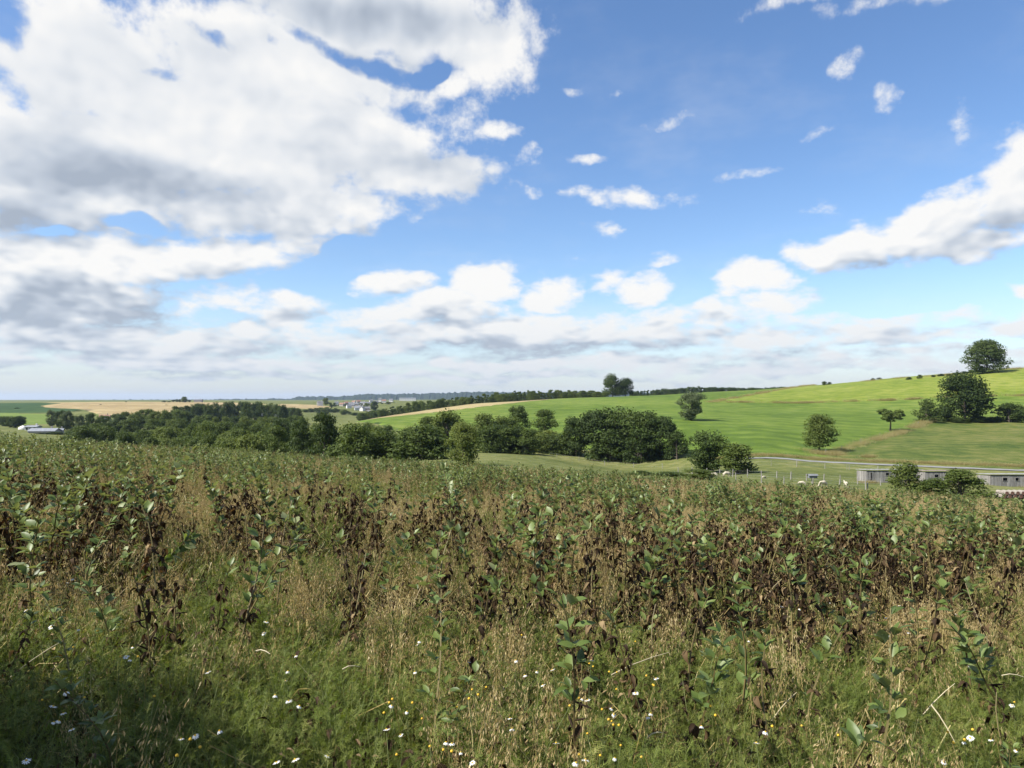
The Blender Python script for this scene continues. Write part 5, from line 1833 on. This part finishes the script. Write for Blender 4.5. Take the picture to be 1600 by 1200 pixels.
scatter('dry_verge_grass', [grass_tuft(900 + i, 0.3, 40, 'dry_grass', 0.16) for i in range(4)], np.stack([x, y, ground_z(x, y) - 0.02], -1), rot, np.stack([sc * 1.3, sc * 1.3, sc * 0.75], -1), RNG.integers(0, 4, x.size))

# ------------------------------------------------------------------ daisies
def petals_mesh(seed, droop, n=13):
    rg = random.Random(seed)
    mb = MB()
    for k in range(n):
        a = 6.2832 * k / n + rg.uniform(-0.1, 0.1)
        o = Vector((math.cos(a), math.sin(a), 0)); s = Vector((-o.y, o.x, 0))
        L = rg.uniform(0.012, 0.016); dr = droop + rg.uniform(-0.2, 0.2)
        d1 = o * math.cos(dr * 0.5) - Vector((0, 0, math.sin(dr * 0.5))); d2 = o * math.cos(dr) - Vector((0, 0, math.sin(dr)))
        b = o * 0.004; m = b + d1 * L * 0.5; e = m + d2 * L * 0.5
        mb.add([tuple(b - s * 0.001), tuple(b + s * 0.001), tuple(m + s * 0.0024), tuple(m - s * 0.0024), tuple(e + s * 0.0016), tuple(e - s * 0.0016)], [(0, 1, 2, 3), (3, 2, 4, 5)], 0, rg.random())
    return mb.mesh('petals', M['petal'], True)


def disc_mesh(r, h, seed):
    mb = MB(); n = 9
    rings = [(0.0, r * 0.8), (h * 0.35, r), (h * 0.75, r * 0.7), (h, r * 0.15)]
    vs = [(rr * math.cos(6.2832 * k / n), rr * math.sin(6.2832 * k / n), z) for z, rr in rings for k in range(n)]
    fs = [(i * n + k, i * n + (k + 1) % n, (i + 1) * n + (k + 1) % n, (i + 1) * n + k) for i in range(3) for k in range(n)] + [tuple(range(3 * n, 4 * n)), tuple(range(n - 1, -1, -1))]
    mb.add(vs, fs, 0, 0.3 + 0.2 * (seed % 3))
    return mb.mesh('disc', M['disc'], True)


def fstem_mesh(h, seed):
    rg = random.Random(seed)
    mb = MB()
    a = rg.uniform(0, 6.28); ln = rg.uniform(0.03, 0.09)
    P = lambda u: Vector((math.cos(a) * ln * (u * u - 1), math.sin(a) * ln * (u * u - 1), h * (u - 1)))
    mb.tube([P(k / 4) for k in range(5)], 0.0014, 4, 0, rg.random())
    return mb.mesh('stem', M['flower_stem'])


PET = [petals_mesh(i, (0.1, 0.35, 0.9, 1.25)[i % 4]) for i in range(8)]
DSC = [disc_mesh(0.0056, 0.005, i) for i in range(3)]
BTN = [disc_mesh(0.0075, 0.011, i) for i in range(3)]
STM = [fstem_mesh(0.55, i) for i in range(5)]
DAISY = [(62, 883), (106, 912), (113, 905), (122, 986), (80, 980), (40, 955), (103, 1083), (113, 1076), (83, 1105), (99, 1118), (92, 1127), (84, 1132), (112, 1142), (41, 1190), (390, 970), (411, 991), (416, 973), (413, 990),
         (462, 1026), (450, 1053), (446, 1064), (451, 1096), (468, 1108), (430, 1092), (325, 1054), (283, 1160), (305, 1150), (343, 1147), (432, 1194), (461, 1187), (203, 1032), (207, 1014), (197, 1031), (512, 1190),
         (612, 1104), (636, 1112), (604, 1142), (626, 1152), (648, 1053), (655, 1005), (652, 1009), (706, 1167), (697, 1166), (720, 1181), (738, 1197), (797, 1128), (800, 1145), (806, 1035), (820, 997), (733, 1037), (820, 1057),
         (839, 1050), (863, 1049), (848, 1074), (891, 1037), (910, 1095), (918, 1096), (924, 1032), (956, 1112), (959, 1118), (993, 1084), (1025, 1061), (1017, 1118), (1012, 1121), (869, 1164), (915, 1195), (900, 1198), (961, 1192),
         (1226, 948), (1222, 949), (1347, 943), (1353, 946), (1338, 957), (1320, 977), (1419, 988), (1494, 960), (1533, 962), (1405, 948), (1250, 953), (1384, 967), (1516, 1040), (1581, 1106), (1196, 1147), (1506, 1163), (1516, 1154),
         (1548, 1158), (1588, 1174), (1096, 1140), (1182, 1165), (1475, 1193), (1388, 995), (1170, 1003), (1295, 942)]
BUTTON = [(153, 989), (115, 1016), (216, 1032), (188, 1028), (241, 1091), (132, 1095), (66, 1100), (123, 1094), (313, 1171), (276, 1190), (297, 1163), (608, 1103), (613, 1099), (600, 1118), (644, 1101), (660, 1124), (714, 1108),
          (738, 1083), (757, 1082), (760, 1079), (733, 1093), (747, 1091), (672, 1176), (693, 1176), (706, 1182), (620, 1183), (890, 1106), (905, 1094), (941, 1110), (956, 1132), (958, 1134), (967, 1138), (951, 1129), (918, 1153),
          (905, 1181), (938, 1187), (970, 1172), (927, 1044), (952, 1052), (964, 1052), (993, 1004), (1010, 1058), (1022, 1075), (1020, 1073), (995, 1071), (963, 1079), (921, 1040), (1002, 1188), (1110, 1108), (1118, 1122), (1253, 1140),
          (1507, 1159), (1490, 1164), (1520, 1146), (1585, 1102), (1206, 1140), (1310, 1155), (690, 994), (815, 993), (850, 991), (1480, 1146), (1340, 1170)]


def fzone(px, py):
    a = 'the shaded lower left' if px < 330 else 'the lower centre left' if px < 600 else 'the lower centre' if px < 850 else 'the bottom right of centre' if px < 1100 else 'the lower right'
    b = 'close to the bottom edge' if py > 1130 else 'in the foreground weeds' if py > 1020 else 'at the front of the beans'
    return f'{b}, {a}'


def flower(px, py, button, k):
    hgt = random.uniform(0.42, 0.58)
    x, y = hero_spot(px, py, hgt)
    root = empty('mayweed_button' if button else 'daisy', (x, y, gz(x, y) + hgt))
    root.scale = (random.uniform(0.66, 0.95),) * 3 if not button else (random.uniform(0.7, 0.95),) * 3
    root.rotation_euler = (random.uniform(-0.5, 0.25), random.uniform(-0.45, 0.3), random.uniform(0, 6.28))
    if button:
        tag(root, 'bare yellow flower head ' + fzone(px, py), 'flower', 'yellow flower heads without petals')
    else:
        tag(root, 'white daisy ' + fzone(px, py), 'flower', 'white daisies among the weeds')
        link('petals', PET[k % len(PET)], root)
    link('disc', (BTN if button else DSC)[k % 3], root)
    st = link('stem', STM[k % len(STM)], root)


for k, (px, py) in enumerate(DAISY): flower(px, py, False, k)
for k, (px, py) in enumerate(BUTTON): flower(px, py, True, k)

# ------------------------------------------------------------------ pale loose straws
for k, (px0, py0, px1, py1, h0, h1) in enumerate([(16, 1060, 100, 1000, 0.2, 0.45), (955, 1056, 1045, 1022, 0.42, 0.5), (1205, 1130, 1245, 1085, 0.3, 0.5), (1010, 1158, 1035, 1150, 0.4, 0.45), (1440, 1120, 1492, 1072, 0.3, 0.5),
                                                   (1455, 1106, 1492, 1162, 0.5, 0.35), (535, 1047, 562, 1046, 0.5, 0.5), (1565, 1058, 1600, 1060, 0.55, 0.55), (1165, 900, 1172, 860, 0.3, 0.7), (400, 1020, 422, 1022, 0.5, 0.5)]):
    a = hero_spot(px0, py0, h0); b = hero_spot(px1, py1, h1)
    A = Vector((a[0], a[1], gz(*a) + h0)); B = Vector((b[0], b[1], gz(*b) + h1))
    mb = MB()
    O = A.copy()
    mb.tube([(0, 0, 0), (B - O) * 0.35 + Vector((0, 0, 0.012)), (B - O) * 0.7 + Vector((0, 0, 0.01)), B - O], [0.0035, 0.003, 0.0026, 0.0015], 5, 0, 0.5)
    o = mb.obj('dry_straw', M['straw'], None, O)
    tag(o, 'pale loose straw lying across ' + ('the shaded weeds at the left' if px0 < 300 else 'the weeds left of centre' if px0 < 700 else 'the weeds right of centre' if px0 < 1100 else 'the brown weeds at the lower right'), 'straw', 'pale straws in the weeds')

# ------------------------------------------------------------------ the air over the land
def haze():
    mb = MB()
    x, y0, y1, z0, z1 = 11500, -11500, 11500, -33, 62
    mb.box((0, 0, (z0 + z1) / 2), (2 * x, y1 - y0, z1 - z0))
    m, t = new_mat('haze')
    v = t.nodes.new('ShaderNodeVolumePrincipled')
    v.inputs['Color'].default_value = (0.55, 0.72, 1.0, 1)
    v.inputs['Density'].default_value = 0.000042
    v.inputs['Anisotropy'].default_value = 0.2
    o = t.nodes.new('ShaderNodeOutputMaterial')
    t.links.new(v.outputs[0], o.inputs['Volume'])
    tag(mb.obj('haze', m), kind='stuff')
haze()
